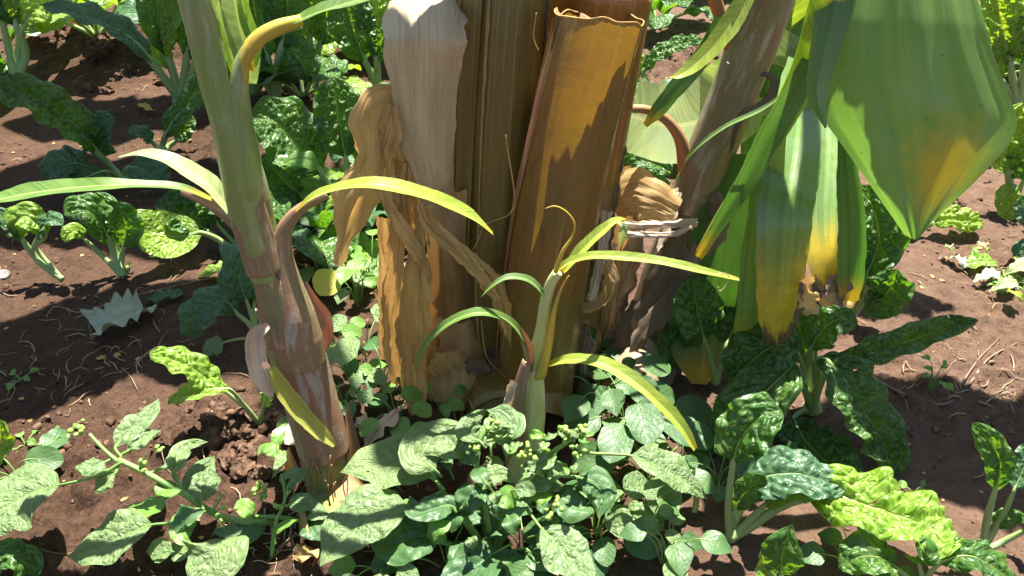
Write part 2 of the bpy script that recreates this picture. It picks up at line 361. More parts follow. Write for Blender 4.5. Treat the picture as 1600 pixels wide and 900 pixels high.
MT = {}
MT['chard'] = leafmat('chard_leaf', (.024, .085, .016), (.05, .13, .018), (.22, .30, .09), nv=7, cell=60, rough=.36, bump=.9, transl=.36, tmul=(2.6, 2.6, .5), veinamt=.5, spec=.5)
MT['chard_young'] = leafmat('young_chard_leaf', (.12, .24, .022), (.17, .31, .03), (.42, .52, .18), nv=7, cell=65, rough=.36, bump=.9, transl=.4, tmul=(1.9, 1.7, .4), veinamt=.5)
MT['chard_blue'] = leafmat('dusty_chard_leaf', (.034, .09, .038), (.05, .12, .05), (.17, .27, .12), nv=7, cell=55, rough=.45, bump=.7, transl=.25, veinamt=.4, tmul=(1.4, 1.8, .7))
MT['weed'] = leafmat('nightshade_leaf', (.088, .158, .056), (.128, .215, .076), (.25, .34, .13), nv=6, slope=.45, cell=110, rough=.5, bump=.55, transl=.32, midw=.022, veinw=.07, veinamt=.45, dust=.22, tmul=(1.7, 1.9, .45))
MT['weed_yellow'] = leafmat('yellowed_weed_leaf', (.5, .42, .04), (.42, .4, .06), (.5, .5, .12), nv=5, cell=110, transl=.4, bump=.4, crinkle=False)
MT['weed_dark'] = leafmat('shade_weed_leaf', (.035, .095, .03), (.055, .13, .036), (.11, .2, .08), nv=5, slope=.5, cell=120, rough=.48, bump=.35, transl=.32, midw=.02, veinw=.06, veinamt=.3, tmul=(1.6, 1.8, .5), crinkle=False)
MT['weed_fresh'] = leafmat('fresh_weed_leaf', (.09, .2, .03), (.12, .26, .04), (.25, .38, .1), nv=5, slope=.5, cell=120, rough=.45, bump=.35, transl=.38, midw=.025, veinw=.06, veinamt=.3, crinkle=False)
MT['stalk'] = fibremat('pale_green_stalk', [(.26, .36, .13), (.34, .43, .19), (.17, .28, .08)], rough=.4, transl=.12, nf=25, bump=.3, speck=.1, spec=.45)
MT['weedstem'] = fibremat('green_stem', [(.14, .26, .06), (.2, .32, .08), (.1, .17, .05)], rough=.45, nf=40, bump=.2, speck=.1)
MT['berry'] = flatmat('green_berry', (.2, .34, .06), (.3, .42, .1), .3, 60, .15, .05)
MT['blackberry'] = flatmat('ripe_berry', (.012, .012, .02), (.02, .018, .03), .2, 60, 0, .05)
MT['sheath'] = fibremat('brown_sheath', [(.17, .10, .022), (.12, .088, .02), (.20, .085, .026)], rough=.3, nf=30, blotch=.6, bump=.22, spec=.55, speck=.7, streak=.3, stain=.6, transl=.165, tcol=(.95, .50, .03))
MT['sheath2'] = fibremat('olive_sheath', [(.13, .10, .025), (.17, .125, .03), (.17, .085, .03)], rough=.3, streak=.3, stain=.6, nf=30, blotch=.35, bump=.22, spec=.5, speck=.4, transl=.1, tcol=(.5, .25, .02))
MT['dry_pale'] = fibremat('pale_dry_leaf', [(.42, .33, .20), (.50, .41, .27), (.37, .23, .11)], rough=.6, nf=44, vg=(.36, .68, (.33, .19, .075)), blotch=.4, bump=.8, transl=.12, speck=.12)
MT['dry_orange'] = fibremat('orange_dry_leaf', [(.44, .29, .11), (.56, .40, .18), (.27, .14, .05)], rough=.6, nf=34, blotch=.65, bump=1.0, stain=.3, transl=.3, tcol=(.8, .45, .13), speck=.5)
MT['dry_tan'] = fibremat('tan_dry_strip', [(.45, .29, .10), (.54, .38, .15), (.26, .14, .05)], rough=.6, stain=.25, nf=50, blotch=.45, bump=.8, transl=.22, tcol=(.75, .42, .1), speck=1.0)
MT['dry_grey'] = fibremat('grey_dry_strip', [(.14, .10, .065), (.22, .17, .12), (.08, .05, .03)], rough=.7, nf=30, blotch=.5, bump=.9, transl=.08, speck=.4)
MT['dry_white'] = fibremat('bleached_dry_strip', [(.5, .4, .3), (.58, .48, .38), (.36, .23, .14)], rough=.6, nf=30, blotch=.5, bump=.8, transl=.2, speck=.2)
MT['sucker'] = fibremat('sucker_stem', [(.16, .19, .055), (.21, .25, .085), (.22, .13, .08)], rough=.38, nf=22, blotch=.5, bump=.18, spec=.45, wax=.45, waxcol=(.42, .43, .34), speck=.35, streak=.12, spk=(.08, .04, .02))
MT['sucker_red'] = fibremat('reddish_bract', [(.25, .15, .085), (.19, .18, .08), (.33, .12, .085)], rough=.4, streak=.15, nf=22, blotch=.6, bump=.4, wax=.5, transl=.12, tcol=(.6, .15, .07), speck=.4)
MT['sucker_green'] = fibremat('upper_sucker_stem', [(.15, .21, .05), (.21, .27, .08), (.22, .16, .08)], rough=.38, nf=24, blotch=.45, bump=.2, spec=.4, wax=.3, waxcol=(.45, .47, .37), speck=.4, streak=.2)
MT['sucker_mauve'] = fibremat('mauve_stem', [(.2, .18, .09), (.24, .2, .12), (.30, .12, .10)], rough=.4, streak=.2, nf=26, blotch=.6, bump=.4, wax=.6, speck=.5)
MT['sucker_young'] = fibremat('young_stem', [(.44, .5, .16), (.56, .58, .3), (.5, .36, .26)], rough=.38, nf=30, blotch=.35, bump=.25, transl=.15, wax=.4, waxcol=(.6, .6, .5), speck=.1)
MT['petiole_pink'] = fibremat('pink_petiole', [(.32, .17, .085), (.34, .23, .1), (.4, .13, .09)], rough=.4, nf=30, blotch=.6, bump=.2, transl=.2, tcol=(.7, .2, .08), speck=.1)
MT['petiole_yellow'] = fibremat('yellow_petiole', [(.45, .4, .06), (.5, .42, .08), (.45, .25, .06)], rough=.4, nf=20, blotch=.4, bump=.2, transl=.3, speck=.1)
MT['bleaf'] = bananamat('banana_leaf', (.09, .17, .03), (.13, .22, .045), nv=70, basey=.16)
MT['bleaf_big'] = bananamat('big_banana_leaf', (.11, .20, .05), (.14, .235, .055), nv=60, veins='along', mid=None, patch=(.3, .77, .8), stripe=.10, transl=.42, tmul=(1.35, 1.55, .6), wax=.3)
MT['bleaf_plain'] = bananamat('grey_green_banana_leaf', (.11, .20, .06), (.14, .235, .07), nv=60, veins='along', mid=None, stripe=.14, wax=.5, rough=.3)
MT['bleaf_spot'] = fibremat('spotted_yellow_leaf', [(.34, .34, .06), (.42, .38, .1), (.25, .25, .06)], rough=.45, nf=26, bump=.3, speck=1.0, transl=.2)
MT['foot_shade'] = fibremat('gap_shaded_foot', [(.06, .04, .025), (.1, .065, .04), (.03, .02, .014)], rough=.85, nf=30, bump=1.0)  # brown of the foot, darkened in colour for the shade between strips
MT['bleaf_lobe'] = bananamat('yellowing_banana_leaf', (.11, .20, .05), (.15, .25, .065), nv=40, veins='along', mid=None, tip=.80, brown=.985, rough=.24, spec=.8, edge=.06, wax=.25, transl=.42, ycol=(.52, .38, .035))
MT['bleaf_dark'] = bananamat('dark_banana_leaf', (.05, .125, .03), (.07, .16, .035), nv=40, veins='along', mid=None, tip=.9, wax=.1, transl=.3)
MT['bleaf_yel'] = bananamat('yellow_green_banana_leaf', (.24, .32, .04), (.32, .39, .06), nv=70, tip=.95, wax=.2, basey=.14, transl=.42, mid=(.4, .45, .12), ycol=(.5, .42, .05))
MT['bleaf_pale'] = bananamat('pale_banana_leaf', (.26, .33, .12), (.33, .39, .17), nv=50, wax=.5, transl=.35, mid=(.45, .48, .22), tmul=(1.2, 1.3, .6))

# soil
s = NT('soil'); co = s.n('TexCoord').outputs['Object']; dryp = s.ramp(s.M('ADD', s.n('SeparateXYZ', Vector=co).outputs[0], s.M('MULTIPLY', s.noise(co, 3.0, 4), .8)), .25, .95)
n1 = s.noise(co, 2.2, 5, .6); n2 = s.noise(co, 26, 6, .7); n3 = s.noise(co, 170, 5, .75)
c = s.mix(s.ramp(n1, .35, .65), (.060, .032, .018), (.096, .053, .032)); c = s.mix(s.ramp(n2, .4, .68), c, (.055, .029, .019)); c = s.mix(s.M('MULTIPLY', s.ramp(n3, .5, .72), .6), c, (.16, .098, .062))
vo = s.n('TexVoronoi', {'feature': 'SMOOTH_F1'}, Vector=co, Scale=95.0).outputs['Distance']
c = s.mix(s.M('MULTIPLY', dryp, .7), c, s.mix(s.ramp(n2, .3, .7), (.175, .108, .072), (.115, .068, .045)))
b = s.bump(n2, 1.0, .018); b = s.bump(n3, 1.0, .005, b); b = s.bump(s.M('SUBTRACT', 1.0, vo), .45, .004, b)
MT['soil'] = s.finish(c, .93, b, spec=.15)
MT['clod'] = flatmat('soil_crumb', (.055, .031, .02), (.13, .077, .05), .95, 60, 0, .8, .12)
MT['straw'] = fibremat('straw', [(.35, .25, .14), (.5, .4, .26), (.2, .12, .07)], rough=.7, nf=20, bump=.3, transl=.1)
MT['root'] = fibremat('dead_root', [(.17, .12, .08), (.26, .2, .14), (.1, .06, .04)], rough=.75, nf=30, bump=.5)
MT['stone'] = flatmat('grey_stone', (.11, .105, .09), (.17, .16, .14), .8, 50, 0, .8, .3)
# ================================================================== GROUND
MOUNDS = [(110, 75, .10, .3, .2), (215, 105, .13, .2, .14), (350, 690, .035, .13, .10), (700, 640, .03, .28, .16), (1430, 300, .02, .3, .2), (540, 90, .06, .16, .2), (1050, 60, .03, .3, .3), (560, 800, .02, .12, .1), (1090, 110, .04, .2, .2)]
MD = [(*G(a, b)[:2], h, sx, sy) for a, b, h, sx, sy in MOUNDS]
def H(x, y):
    x = np.asarray(x, float); y = np.asarray(y, float)
    z = .016 * noise(x * 2.3, y * 2.3, .5) + .007 * noise(x * 8, y * 8, 4.1)
    for mx, my, h, sx, sy in MD: z = z + h * np.exp(-((x - mx) / sx) ** 2 - ((y - my) / sy) ** 2) * (1 + .35 * noise(x * 9, y * 9, 2))
    return z
def Hfine(x, y):
    near = np.clip(1.4 - np.hypot(x, y - 1.8) / 3.0, 0, 1)
    rough = np.clip(.45 + 1.1 * noise(x * 1.7, y * 1.7, 9.0), .15, 1.3)
    for mx, my, h, sx, sy in MD: rough = rough + (1.1 if h > .03 else .2) * np.exp(-((x - mx) / sx) ** 2 - ((y - my) / sy) ** 2)
    a = noise(x * 22, y * 22, 1.0); b = noise(x * 47, y * 47, 2.0); c = noise(x * 95, y * 95, 3.0)
    cl = .010 * np.maximum(a, -.1) + .0055 * np.abs(b) + .0026 * c
    return H(x, y) + near * rough * cl * 2.6
def dense_axis(lo, hi, step, far, g=1.22):
    a = list(np.arange(lo, hi, step)); s = step
    while a[-1] < far: s *= g; a.append(a[-1] + s)
    s = step; b = [lo]
    while b[-1] > -far: s *= g; b.append(b[-1] - s)
    return np.array(b[:0:-1] + a)
xa = dense_axis(-1.6, 1.6, .0072, 120); ya = dense_axis(.45, 3.6, .0078, 120)
X, Y = np.meshgrid(xa, ya); Z = Hfine(X, Y)
ground = mesh('ground', np.stack([X, Y, Z], -1).reshape(-1, 3), gridF(len(ya), len(xa)), MT['soil']); tag(ground, kind='structure', label='reddish brown garden soil, bare and crumbly')
def gp(px, py, dz=0.0):
    p = G(px, py, 0.02)
    for _ in range(4): p = G(px, py, float(H(p[0], p[1])) + dz)
    return p
def onG(x, y, dz=0.0): return np.array([x, y, float(H(x, y)) + dz])

# soil crumbs: one mesh
def ico():
    t = (1 + 5 ** .5) / 2
    V = nrm(np.array([(-1,t,0),(1,t,0),(-1,-t,0),(1,-t,0),(0,-1,t),(0,1,t),(0,-1,-t),(0,1,-t),(t,0,-1),(t,0,1),(-t,0,-1),(-t,0,1)], float))
    F = [(0,11,5),(0,5,1),(0,1,7),(0,7,10),(0,10,11),(1,5,9),(5,11,4),(11,10,2),(10,7,6),(7,1,8),(3,9,4),(3,4,2),(3,2,6),(3,6,8),(3,8,9),(4,9,5),(2,4,11),(6,2,10),(8,6,7),(9,8,1)]
    V = V.tolist(); mid = {}; G2 = []
    def mp(a, b):
        k = (min(a, b), max(a, b))
        if k not in mid:
            v = (np.array(V[a]) + np.array(V[b])) / 2; V.append((v / np.linalg.norm(v)).tolist()); mid[k] = len(V) - 1
        return mid[k]
    for a, b, c in F:
        x, y, z = mp(a, b), mp(b, c), mp(c, a); G2 += [(a, x, z), (b, y, x), (c, z, y), (x, y, z)]
    return np.array(V), np.array(G2)
IV, IF = ico()
def lumps(name, cs, rs, mat, parent=None, rough=.35, sq=.75):
    n = len(cs); cs = np.asarray(cs); rs = np.asarray(rs)
    sc = rs[:, None, None] * (1 + rng.uniform(-.3, .3, (n, 1, 3))) * np.array([1, 1, sq])
    V = IV[None] * (1 + rough * noise(IV[None, :, 0] * 1.6 + np.arange(n)[:, None] * 3.7, IV[None, :, 1] * 1.6, IV[None, :, 2] * 1.6))[..., None]
    V = V * sc + cs[:, None]
    F = IF[None] + (np.arange(n) * len(IV))[:, None, None]
    return mesh(name, V.reshape(-1, 3), F.reshape(-1, 3), mat, parent)
cs, rs = [], []
while len(cs) < 7000:
    x, y = rng.uniform(-1.7, 1.7), rng.uniform(.5, 3.8)
    d = .25 + .8 * float(noise(x * 3, y * 3, 5)) + sum(1.5 * math.exp(-((x - mx) / sx) ** 2 - ((y - my) / sy) ** 2) for mx, my, h, sx, sy in MD if h > .03)
    if rng.random() > d: continue
    r = .0014 + .0034 * rng.random() ** 3 + (.006 * rng.random() if rng.random() < .07 else 0)
    cs.append((x, y, float(Hfine(x, y)) + r * .25)); rs.append(r)
while len(cs) < 7260:
    mx, my, h, sx, sy = random.choice(MD); x, y = mx + rng.normal(0, sx * .8), my + rng.normal(0, sy * .8)
    if y > .5: r = rng.uniform(.005, .012); cs.append((x, y, float(Hfine(x, y)) + r * .2)); rs.append(r)
tag(lumps('soil_crumbs', cs, rs, MT['clod'], None, .6), 'loose crumbs of reddish brown earth over the bed', kind='stuff')
CL = [(330, 690, 22), (372, 672, 26), (398, 700, 24), (355, 722, 20), (382, 735, 26), (412, 742, 18), (330, 730, 14), (395, 660, 14), (440, 730, 13), (455, 812, 14), (300, 640, 12), (345, 640, 14),
      (105, 62, 26), (150, 80, 22), (195, 120, 22), (230, 105, 20), (255, 130, 14), (140, 140, 14), (170, 145, 12), (410, 655, 16), (368, 700, 15), (1105, 85, 15), (1180, 95, 12), (1500, 320, 12)]
CLN = ['clod at the upper left of the heap below the lime seedling', 'clod at the top of the heap below the lime seedling', 'big clod in the middle of the heap left of the leaning sucker', 'clod left of the middle one in the heap', 'largest clod at the bottom of the heap beside the berries', 'clod at the lower right of the heap near the sucker foot', 'small clod at the lower left of the heap above the nightshade stem', 'small clod tucked between the two top clods of the heap', 'lone clod against the left side of the sucker foot', 'lone clod under the nightshade at the sucker foot', 'small clod on bare soil left of the lime seedling stalk', 'small clod just below the lime seedling leaves',
       'large clod on top of the far left mound', 'clod right of the largest one on the far left mound', 'clod under the long arching chard leaf', 'clod beside the tall arching chard stalks', 'small clod at the right foot of the far left mound', 'small clod at the left foot of the far left mound', 'small clod in the dark hollow below the far left mound', 'clod just right of the lime seedling base', 'smallest clod buried in the heap left of the sucker', 'clod on sunny soil right of the cut banana stem', 'small clod beside the right sucker stem near the top', 'small clod on sunny soil below the lime chard at right']
for i, (px, py, r) in enumerate(CL):
    p = gp(px, py); r = px2m(r, p) * .8
    o = lumps('soil_clod', [(0, 0, 0)], [r], MT['clod'], None, .8, .7)
    m = o.modifiers.new('s', 'SUBSURF'); m.levels = 3; m.render_levels = 3
    tx = bpy.data.textures.get('clodnoise') or bpy.data.textures.new('clodnoise', 'CLOUDS'); tx.noise_scale = .014; tx.noise_depth = 4
    dm = o.modifiers.new('d', 'DISPLACE'); dm.texture = tx; dm.strength = r * .9; dm.texture_coords = 'GLOBAL'
    o.location = p + np.array([0, 0, r * .3]); o.rotation_euler = (0, 0, i * 1.7)
    tag(o, 'brown ' + CLN[i], 'soil clod', 'clods of earth lying on the bed')
# straw and hair roots: one object
it = []
for k in range(560):
    if k < 330: q = random.choice([(120, 520), (60, 560), (220, 560), (300, 450), (110, 600), (250, 90), (200, 70), (1560, 600), (1540, 440), (1450, 600), (1000, 650), (60, 260), (450, 850), (130, 80), (440, 870), (470, 840), (1500, 620), (1560, 430)]); p = gp(q[0] + random.gauss(0, 60), q[1] + random.gauss(0, 28))
    else: p = onG(random.uniform(-1.7, 1.7), random.uniform(.7, 3.6))
    a = random.uniform(0, 6.28); L = random.uniform(.012, .06); b = random.gauss(0, .6)
    pts = []
    for t in (0, .33, .66, 1):
        x, y = p[0] + math.cos(a + b * t) * L * t, p[1] + math.sin(a + b * t) * L * t
        pts.append((x, y, float(Hfine(x, y)) + .002 + .006 * math.sin(t * 3.1) * random.random()))
    r = random.uniform(.0004, .0014); it.append(tube('', pts, [r, r * 1.2, r * .5], None, seg=4, n=6, data=True))
tag(join_tubes('straw_litter', it, MT['straw']), 'scattered straw bits and hair roots on the soil', kind='stuff')
cs, rs = [], []
for k in range(320):
    x, y = rng.uniform(-1.6, 1.6), rng.uniform(.6, 3.4); r = rng.uniform(.002, .0065)
    cs.append((x, y, float(Hfine(x, y)) + .0015)); rs.append(r)
tag(lumps('leaf_litter', cs, rs, MT['dry_tan'], None, 1.1, .16), 'small brown flakes of rotted leaf scattered on the soil', kind='stuff')
# countable twigs and roots lying about
def twig(px, label, r=.0022, mat='root', name='dead_root', cat='root', grp=None, h=.006):
    pts = [gp(a, b, h) for a, b in px]
    return tag(tube(name, pts, [r, r * .9, r * .8, r * .35], MT[mat], seg=7, n=len(px) * 5, wob=.35), label, cat, grp)
twig([(120, 497), (180, 470), (255, 452), (330, 435), (400, 428)], 'long pale dead root crossing the dark soil on the left', .0022)
twig([(240, 560), (250, 535), (262, 515)], 'short dark root on the soil below the torn grey leaf', .0016)
twig([(100, 610), (130, 585), (160, 572)], 'thin twig on the shaded soil at the far left', .0016)
twig([(1365, 590), (1410, 615), (1470, 632), (1510, 605), (1545, 560), (1590, 535)], 'branching dry root across the shaded soil at right', .0026)
twig([(1490, 618), (1530, 560), (1560, 530)], 'straight dry root crossing the branching root at right', .0022)
twig([(0, 455), (15, 462), (32, 461)], 'pale root at the left edge beside the stone', .0022)
twig([(190, 575), (205, 590), (215, 610)], 'curled root hair on the shaded soil left', .0014)
twig([(945, 672), (990, 690), (1010, 720)], 'brown twig on the soil between the shaded weeds', .0018)
# stone at the left edge
o = lumps('stone', [(0, 0, 0)], [.026], MT['stone'], None, .5, .6); m = o.modifiers.new('s', 'SUBSURF'); m.render_levels = 2; m.levels = 2
o.location = gp(4, 436) + np.array([0, 0, .01]); tag(o, 'rounded grey stone half buried at the left edge', 'stone')

# ================================================================== PLANT BUILDERS
def lf(parent, stalk, bl, wpx, mat='chard', shape='chard', z=None, Y=None, stem='stalk', sr=(3, 2), name='leaf', label=None, **kw):
    """one leaf with its stalk; stalk and bl are pixel polylines (they share the last/first point); z or Y: control values along both"""
    allp = list(stalk[:-1]) + list(bl) if stalk else list(bl)
    n = len(allp); t = np.linspace(0, 1, n); pts = []
    for k, (a, b) in enumerate(allp):
        if z is not None: pts.append(G(a, b, float(np.interp(t[k], np.linspace(0, 1, len(z)), z))))
        else: pts.append(atY(a, b, float(np.interp(t[k], np.linspace(0, 1, len(Y)), Y))))
    ns = len(stalk) if stalk else 0
    bp = pts[max(ns - 1, 0):]; wm = px2m(wpx / 2, bp[len(bp) // 2])
    d = dict(fold=14, ruffle=0, bub=0)
    if shape == 'chard': d.update(nu=29, nv=60, fold=12, ruffle=wm * .2, rfreq=4, bub=wm * .11, nbub=8, edge=.045, curl=random.uniform(-.15, .1))
    if shape == 'ovate': d.update(nu=15, nv=30, fold=10, ruffle=wm * .13, rfreq=2.5, bub=wm * .05, nbub=6, edge=.075, curl=random.uniform(-.2, .1))
    if shape == 'round': d.update(nu=13, nv=20, fold=6, ruffle=wm * .05, rfreq=2, edge=.03, curl=.05)
    d.update(kw)
    if kw.get('bub', 0) >= .005: d['bub'] = kw['bub'] * 1.35
    o = blade(name, bp, wm, MT[mat], parent, shape, **d)
    if label: o['label'] = label
    if ns > 1:
        sp = pts[:ns]
        r0, r1 = px2m(sr[0], sp[0]), px2m(sr[1], sp[-1])
        # the stalk runs on under the blade as its midrib
        C = spline(bp, 24); k = 13 if shape == 'chard' else 9
        sp2 = sp + [C[j] - nrm(CAMP - C[j]) * r1 * .35 for j in range(2, k, 3)]
        st = tube('stalk', sp2, [r0, r0 * .8 + r1 * .2] * 1 + [r1] + [r1 * .3], MT[stem], None, seg=9, flat=.7, n=6 * len(sp2), wob=.08, wf=60)
        for v in st.data.vertices: v.co = v.co - Vector(rootloc(o))
        st.parent = o
    return o
def rand_leaf(parent, base, az, L, wd, lift, mat='chard', shape='chard', stalk=.4, stem='stalk', droop=1.0, detail=1.0, sr=.005, **kw):
    """leaf growing from a point: az direction, lift = starting elevation (deg), droops along its length"""
    d = np.array([math.cos(az), math.sin(az)]); e = R(lift); p = np.array(base, float); pts = [p.copy()]; n = 9
    for k in range(n):
        p = p + np.array([d[0] * math.cos(e), d[1] * math.cos(e), math.sin(e)]) * L / n
        gz = float(H(p[0], p[1])) + .008
        if p[2] < gz: p[2] = gz
        pts.append(p.copy()); e -= R(droop * (4 + 1.6 * k)); 
    ns = max(2, int(round(stalk * n)) + 1)
    hor = np.array([-d[1], d[0], 0]); T0 = nrm(pts[-1] - pts[0]); n0 = nrm(np.cross(hor, T0)); n0 = n0 if n0[2] > 0 else -n0
    n0 = n0 + np.array([0, 0, .25]) 
    kk = dict(fold=14, ruffle=wd * .2, rfreq=3.5, bub=wd * .07, nbub=7, edge=.08, nu=max(9, int(17 * detail) | 1), nv=max(14, int(34 * detail)), curl=random.uniform(-.2, .15), twist=(random.uniform(-15, 15), random.uniform(-30, 30)))
    if shape != 'chard': kk.update(ruffle=wd * .08, bub=wd * .04, rfreq=2, edge=.035)
    kk.update(kw)
    o = blade('leaf', pts[ns - 1:], wd, MT[mat], parent, shape, n0=n0, **kk)
    st = tube('stalk', pts[:ns + 2], [sr, sr * .8, sr * .55, sr * .25], MT[stem], None, seg=7, flat=.7, n=12)
    for v in st.data.vertices: v.co = v.co - Vector(rootloc(o))
    st.parent = o
    return o
def crown_knob(parent, base, r, mat='stalk'):
    return tube('crown', [base + np.array([0, 0, -.02]), base + np.array([0, 0, r * .6]), base + np.array([0, 0, r * 1.4])], [r * 1.1, r, r * .5], MT[mat], parent, seg=12, n=9, wob=.2)

# ================================================================== CHARD PLANTS (placed by hand)
def chard(base, label, leaves, group='chard plants of the garden bed', knob=None):
    b = gp(*base); t = thing('chard_plant', label, 'chard', b, group); Yb = b[1]
    if knob: crown_knob(t, b, px2m(knob, b))
    for L in leaves:
        st, bl, wpx = L[0], L[1], L[2]; kw = dict(L[3]) if len(L) > 3 else {}
        dy = kw.pop('dy', (0, 0)); st = [base] + list(st) if st is not None else None
        kw.setdefault('sr', (5, 3)); lf(t, st, bl, wpx, Y=[Yb + q for q in ([0] + list(dy) if len(dy) < 3 else dy)], **kw)
    return t
cb = 'chard_blue'; cy = 'chard_young'
chard((22, 130), 'chard with upright pale stalks in the top left corner', [
    ([(15, 80), (5, 40)], [(5, 40), (0, 0), (-15, -60), (-40, -110)], 70, dict(mat=cy, dy=(0, .05), sr=(7, 5))), ([(28, 90), (35, 50)], [(35, 50), (60, 15), (110, -10), (160, -30)], 75, dict(mat=cy, dy=(0, -.05), sr=(7, 5))),
    ([(5, 100), (-15, 60)], [(-15, 60), (-20, 90), (-10, 130), (5, 160)], 60, dict(dy=(0, -.1))), ([(40, 85), (25, 40)], [(25, 40), (20, 20), (0, -60), (-10, -100)], 80, dict(dy=(0, .1), sr=(7, 5)))], knob=10)
chard((280, 158), 'tall chard on the soil mound with one long dark leaf arching left', [
    ([(262, 130), (240, 100)], [(240, 100), (205, 62), (150, 30), (105, 18), (62, 8)], 56, dict(dy=(-.02, -.06), mat=cb, sr=(7, 5), upw=.8)),
    ([(272, 120), (262, 85)], [(262, 85), (250, 40), (245, 0), (235, -60), (230, -100)], 62, dict(dy=(0, .05), sr=(7, 5))),
    ([(288, 120), (292, 90)], [(292, 90), (297, 50), (300, 0), (300, -60), (310, -110)], 66, dict(dy=(0, .06), sr=(7, 5))),
    ([(295, 130), (305, 100)], [(305, 100), (322, 60), (330, 20), (345, -50)], 60, dict(dy=(0, .1), sr=(7, 5))),
    ([(275, 130), (268, 110)], [(268, 110), (255, 90), (262, 50), (280, 10), (290, -20)], 46, dict(dy=(0, -.05), mat=cy))], knob=9)
chard((200, 290), 'chard with a broad crinkled leaf reaching to the left edge', [
    ([(175, 262), (150, 235)], [(150, 235), (125, 205), (85, 175), (40, 150), (-25, 135)], 84, dict(dy=(-.04, -.1), mat='chard', upw=.7, sr=(6, 4), bub=.011)),
    ([(178, 268), (160, 245)], [(160, 245), (158, 225), (165, 200), (180, 185)], 62, dict(dy=(.0, .0), mat=cb)),
    ([(168, 272), (140, 262)], [(140, 262), (115, 255), (88, 262), (70, 280)], 56, dict(dy=(-.05, -.06), mat=cb)),
    ([(182, 275), (165, 268)], [(165, 268), (148, 272), (120, 285), (95, 300)], 44, dict(dy=(-.08, -.1), mat='chard')),
    ([(195, 272), (200, 262)], [(200, 262), (215, 262), (240, 272), (262, 290)], 48, dict(dy=(-.03, -.06), mat=cb))])
chard((252, 240), 'chard with a pale crinkled leaf rising towards the leaning banana sucker', [
    ([(254, 228), (258, 215)], [(258, 215), (268, 195), (292, 165), (318, 132), (335, 108)], 50, dict(dy=(0, -.02), mat='chard', upw=.5, sr=(5, 3))),
    ([(245, 230), (238, 222)], [(238, 222), (228, 212), (214, 208), (204, 214)], 30, dict(dy=(0, -.04), mat=cb)),
    ([(262, 230), (275, 220)], [(275, 220), (290, 200), (300, 180)], 36, dict(dy=(.02, .04), mat='chard'))])
chard((432, 160), 'large upright chard in shade just right of the leaning sucker', [
    ([(425, 120), (418, 90)], [(418, 90), (405, 50), (395, 0), (390, -50)], 80, dict(dy=(0, .05), sr=(7, 5))),
    ([(434, 110), (440, 75)], [(440, 75), (448, 30), (450, -20), (460, -80)], 76, dict(dy=(0, .03), sr=(8, 6))),
    ([(428, 130), (436, 100)], [(436, 100), (455, 82), (475, 105), (482, 128)], 62, dict(dy=(0, -.07), sr=(6, 4))),
    ([(420, 140), (408, 118)], [(408, 118), (398, 95), (390, 110), (392, 150)], 56, dict(dy=(0, -.06)))], knob=9)
chard((486, 135), 'chard with a single pale upright stalk under the overhanging banana leaf', [
    ([(484, 100), (484, 60)], [(484, 60), (482, 20), (476, -40)], 60, dict(dy=(0, .05), sr=(6, 5), mat=cy)), ([(490, 110), (500, 70)], [(500, 70), (515, 30), (530, -20)], 60, dict(dy=(0, .08), sr=(6, 5)))])
chard((590, 150), 'dark upright chard against the left side of the bleached sheath', [
    ([(582, 120), (570, 95)], [(570, 95), (556, 60), (545, 20), (530, -30)], 76, dict(dy=(0, .03), sr=(6, 4))),
    ([(590, 115), (588, 85)], [(588, 85), (585, 50), (590, 0), (600, -50)], 62, dict(dy=(0, .08), sr=(6, 4), mat=cy)),
    ([(586, 120), (590, 95)], [(590, 95), (595, 70), (605, 45)], 40, dict(dy=(0, -.03)))])
chard((556, 352), 'glossy crinkled chard in sun between the leaning sucker and dry leaves', [
    ([(530, 310), (500, 270)], [(500, 270), (470, 235), (440, 200), (415, 180), (395, 170)], 105, dict(dy=(0, .02), upw=.45, sr=(6, 4), bub=.006)),
    ([(545, 300), (540, 245)], [(540, 245), (530, 195), (525, 155), (520, 120)], 82, dict(dy=(.03, .08), sr=(6, 4), bub=.006)),
    ([(520, 330), (480, 310)], [(480, 310), (450, 290), (425, 262), (400, 250)], 74, dict(dy=(-.02, -.02), upw=.5, mat='chard')),
    ([(560, 300), (565, 260)], [(565, 260), (580, 220), (600, 190)], 62, dict(dy=(.03, .05))),
    ([(515, 290), (500, 262)], [(500, 262), (482, 250), (460, 250), (440, 258)], 34, dict(dy=(-.08, -.1), mat='weed_fresh', shape='ovate')),
    ([(560, 330), (545, 310)], [(545, 310), (520, 320), (500, 345)], 60, dict(dy=(-.05, -.06), mat='chard'))])
chard((190, 432), 'young chard with fanned stalks under the long banana leaf on the left', [
    ([(180, 400), (170, 372)], [(170, 372), (155, 345), (138, 330), (115, 328), (100, 335)], 56, dict(dy=(0, -.03), mat='chard', sr=(7, 4))),
    ([(186, 400), (182, 385)], [(182, 385), (170, 350), (160, 325), (150, 300)], 62, dict(dy=(.03, .05), sr=(7, 4))),
    ([(160, 400), (130, 372)], [(130, 372), (118, 360), (108, 366), (100, 378)], 26, dict(dy=(0, -.03), sr=(5, 4), mat=cy)),
    ([(190, 405), (194, 385)], [(194, 385), (198, 360), (190, 335), (180, 318)], 52, dict(dy=(0, -.01), sr=(5, 3))),
    ([(196, 425), (201, 416)], [(201, 416), (203, 412), (204, 409)], 8, dict(sr=(5, 5), mat='stalk', shape='strap'))], knob=8)
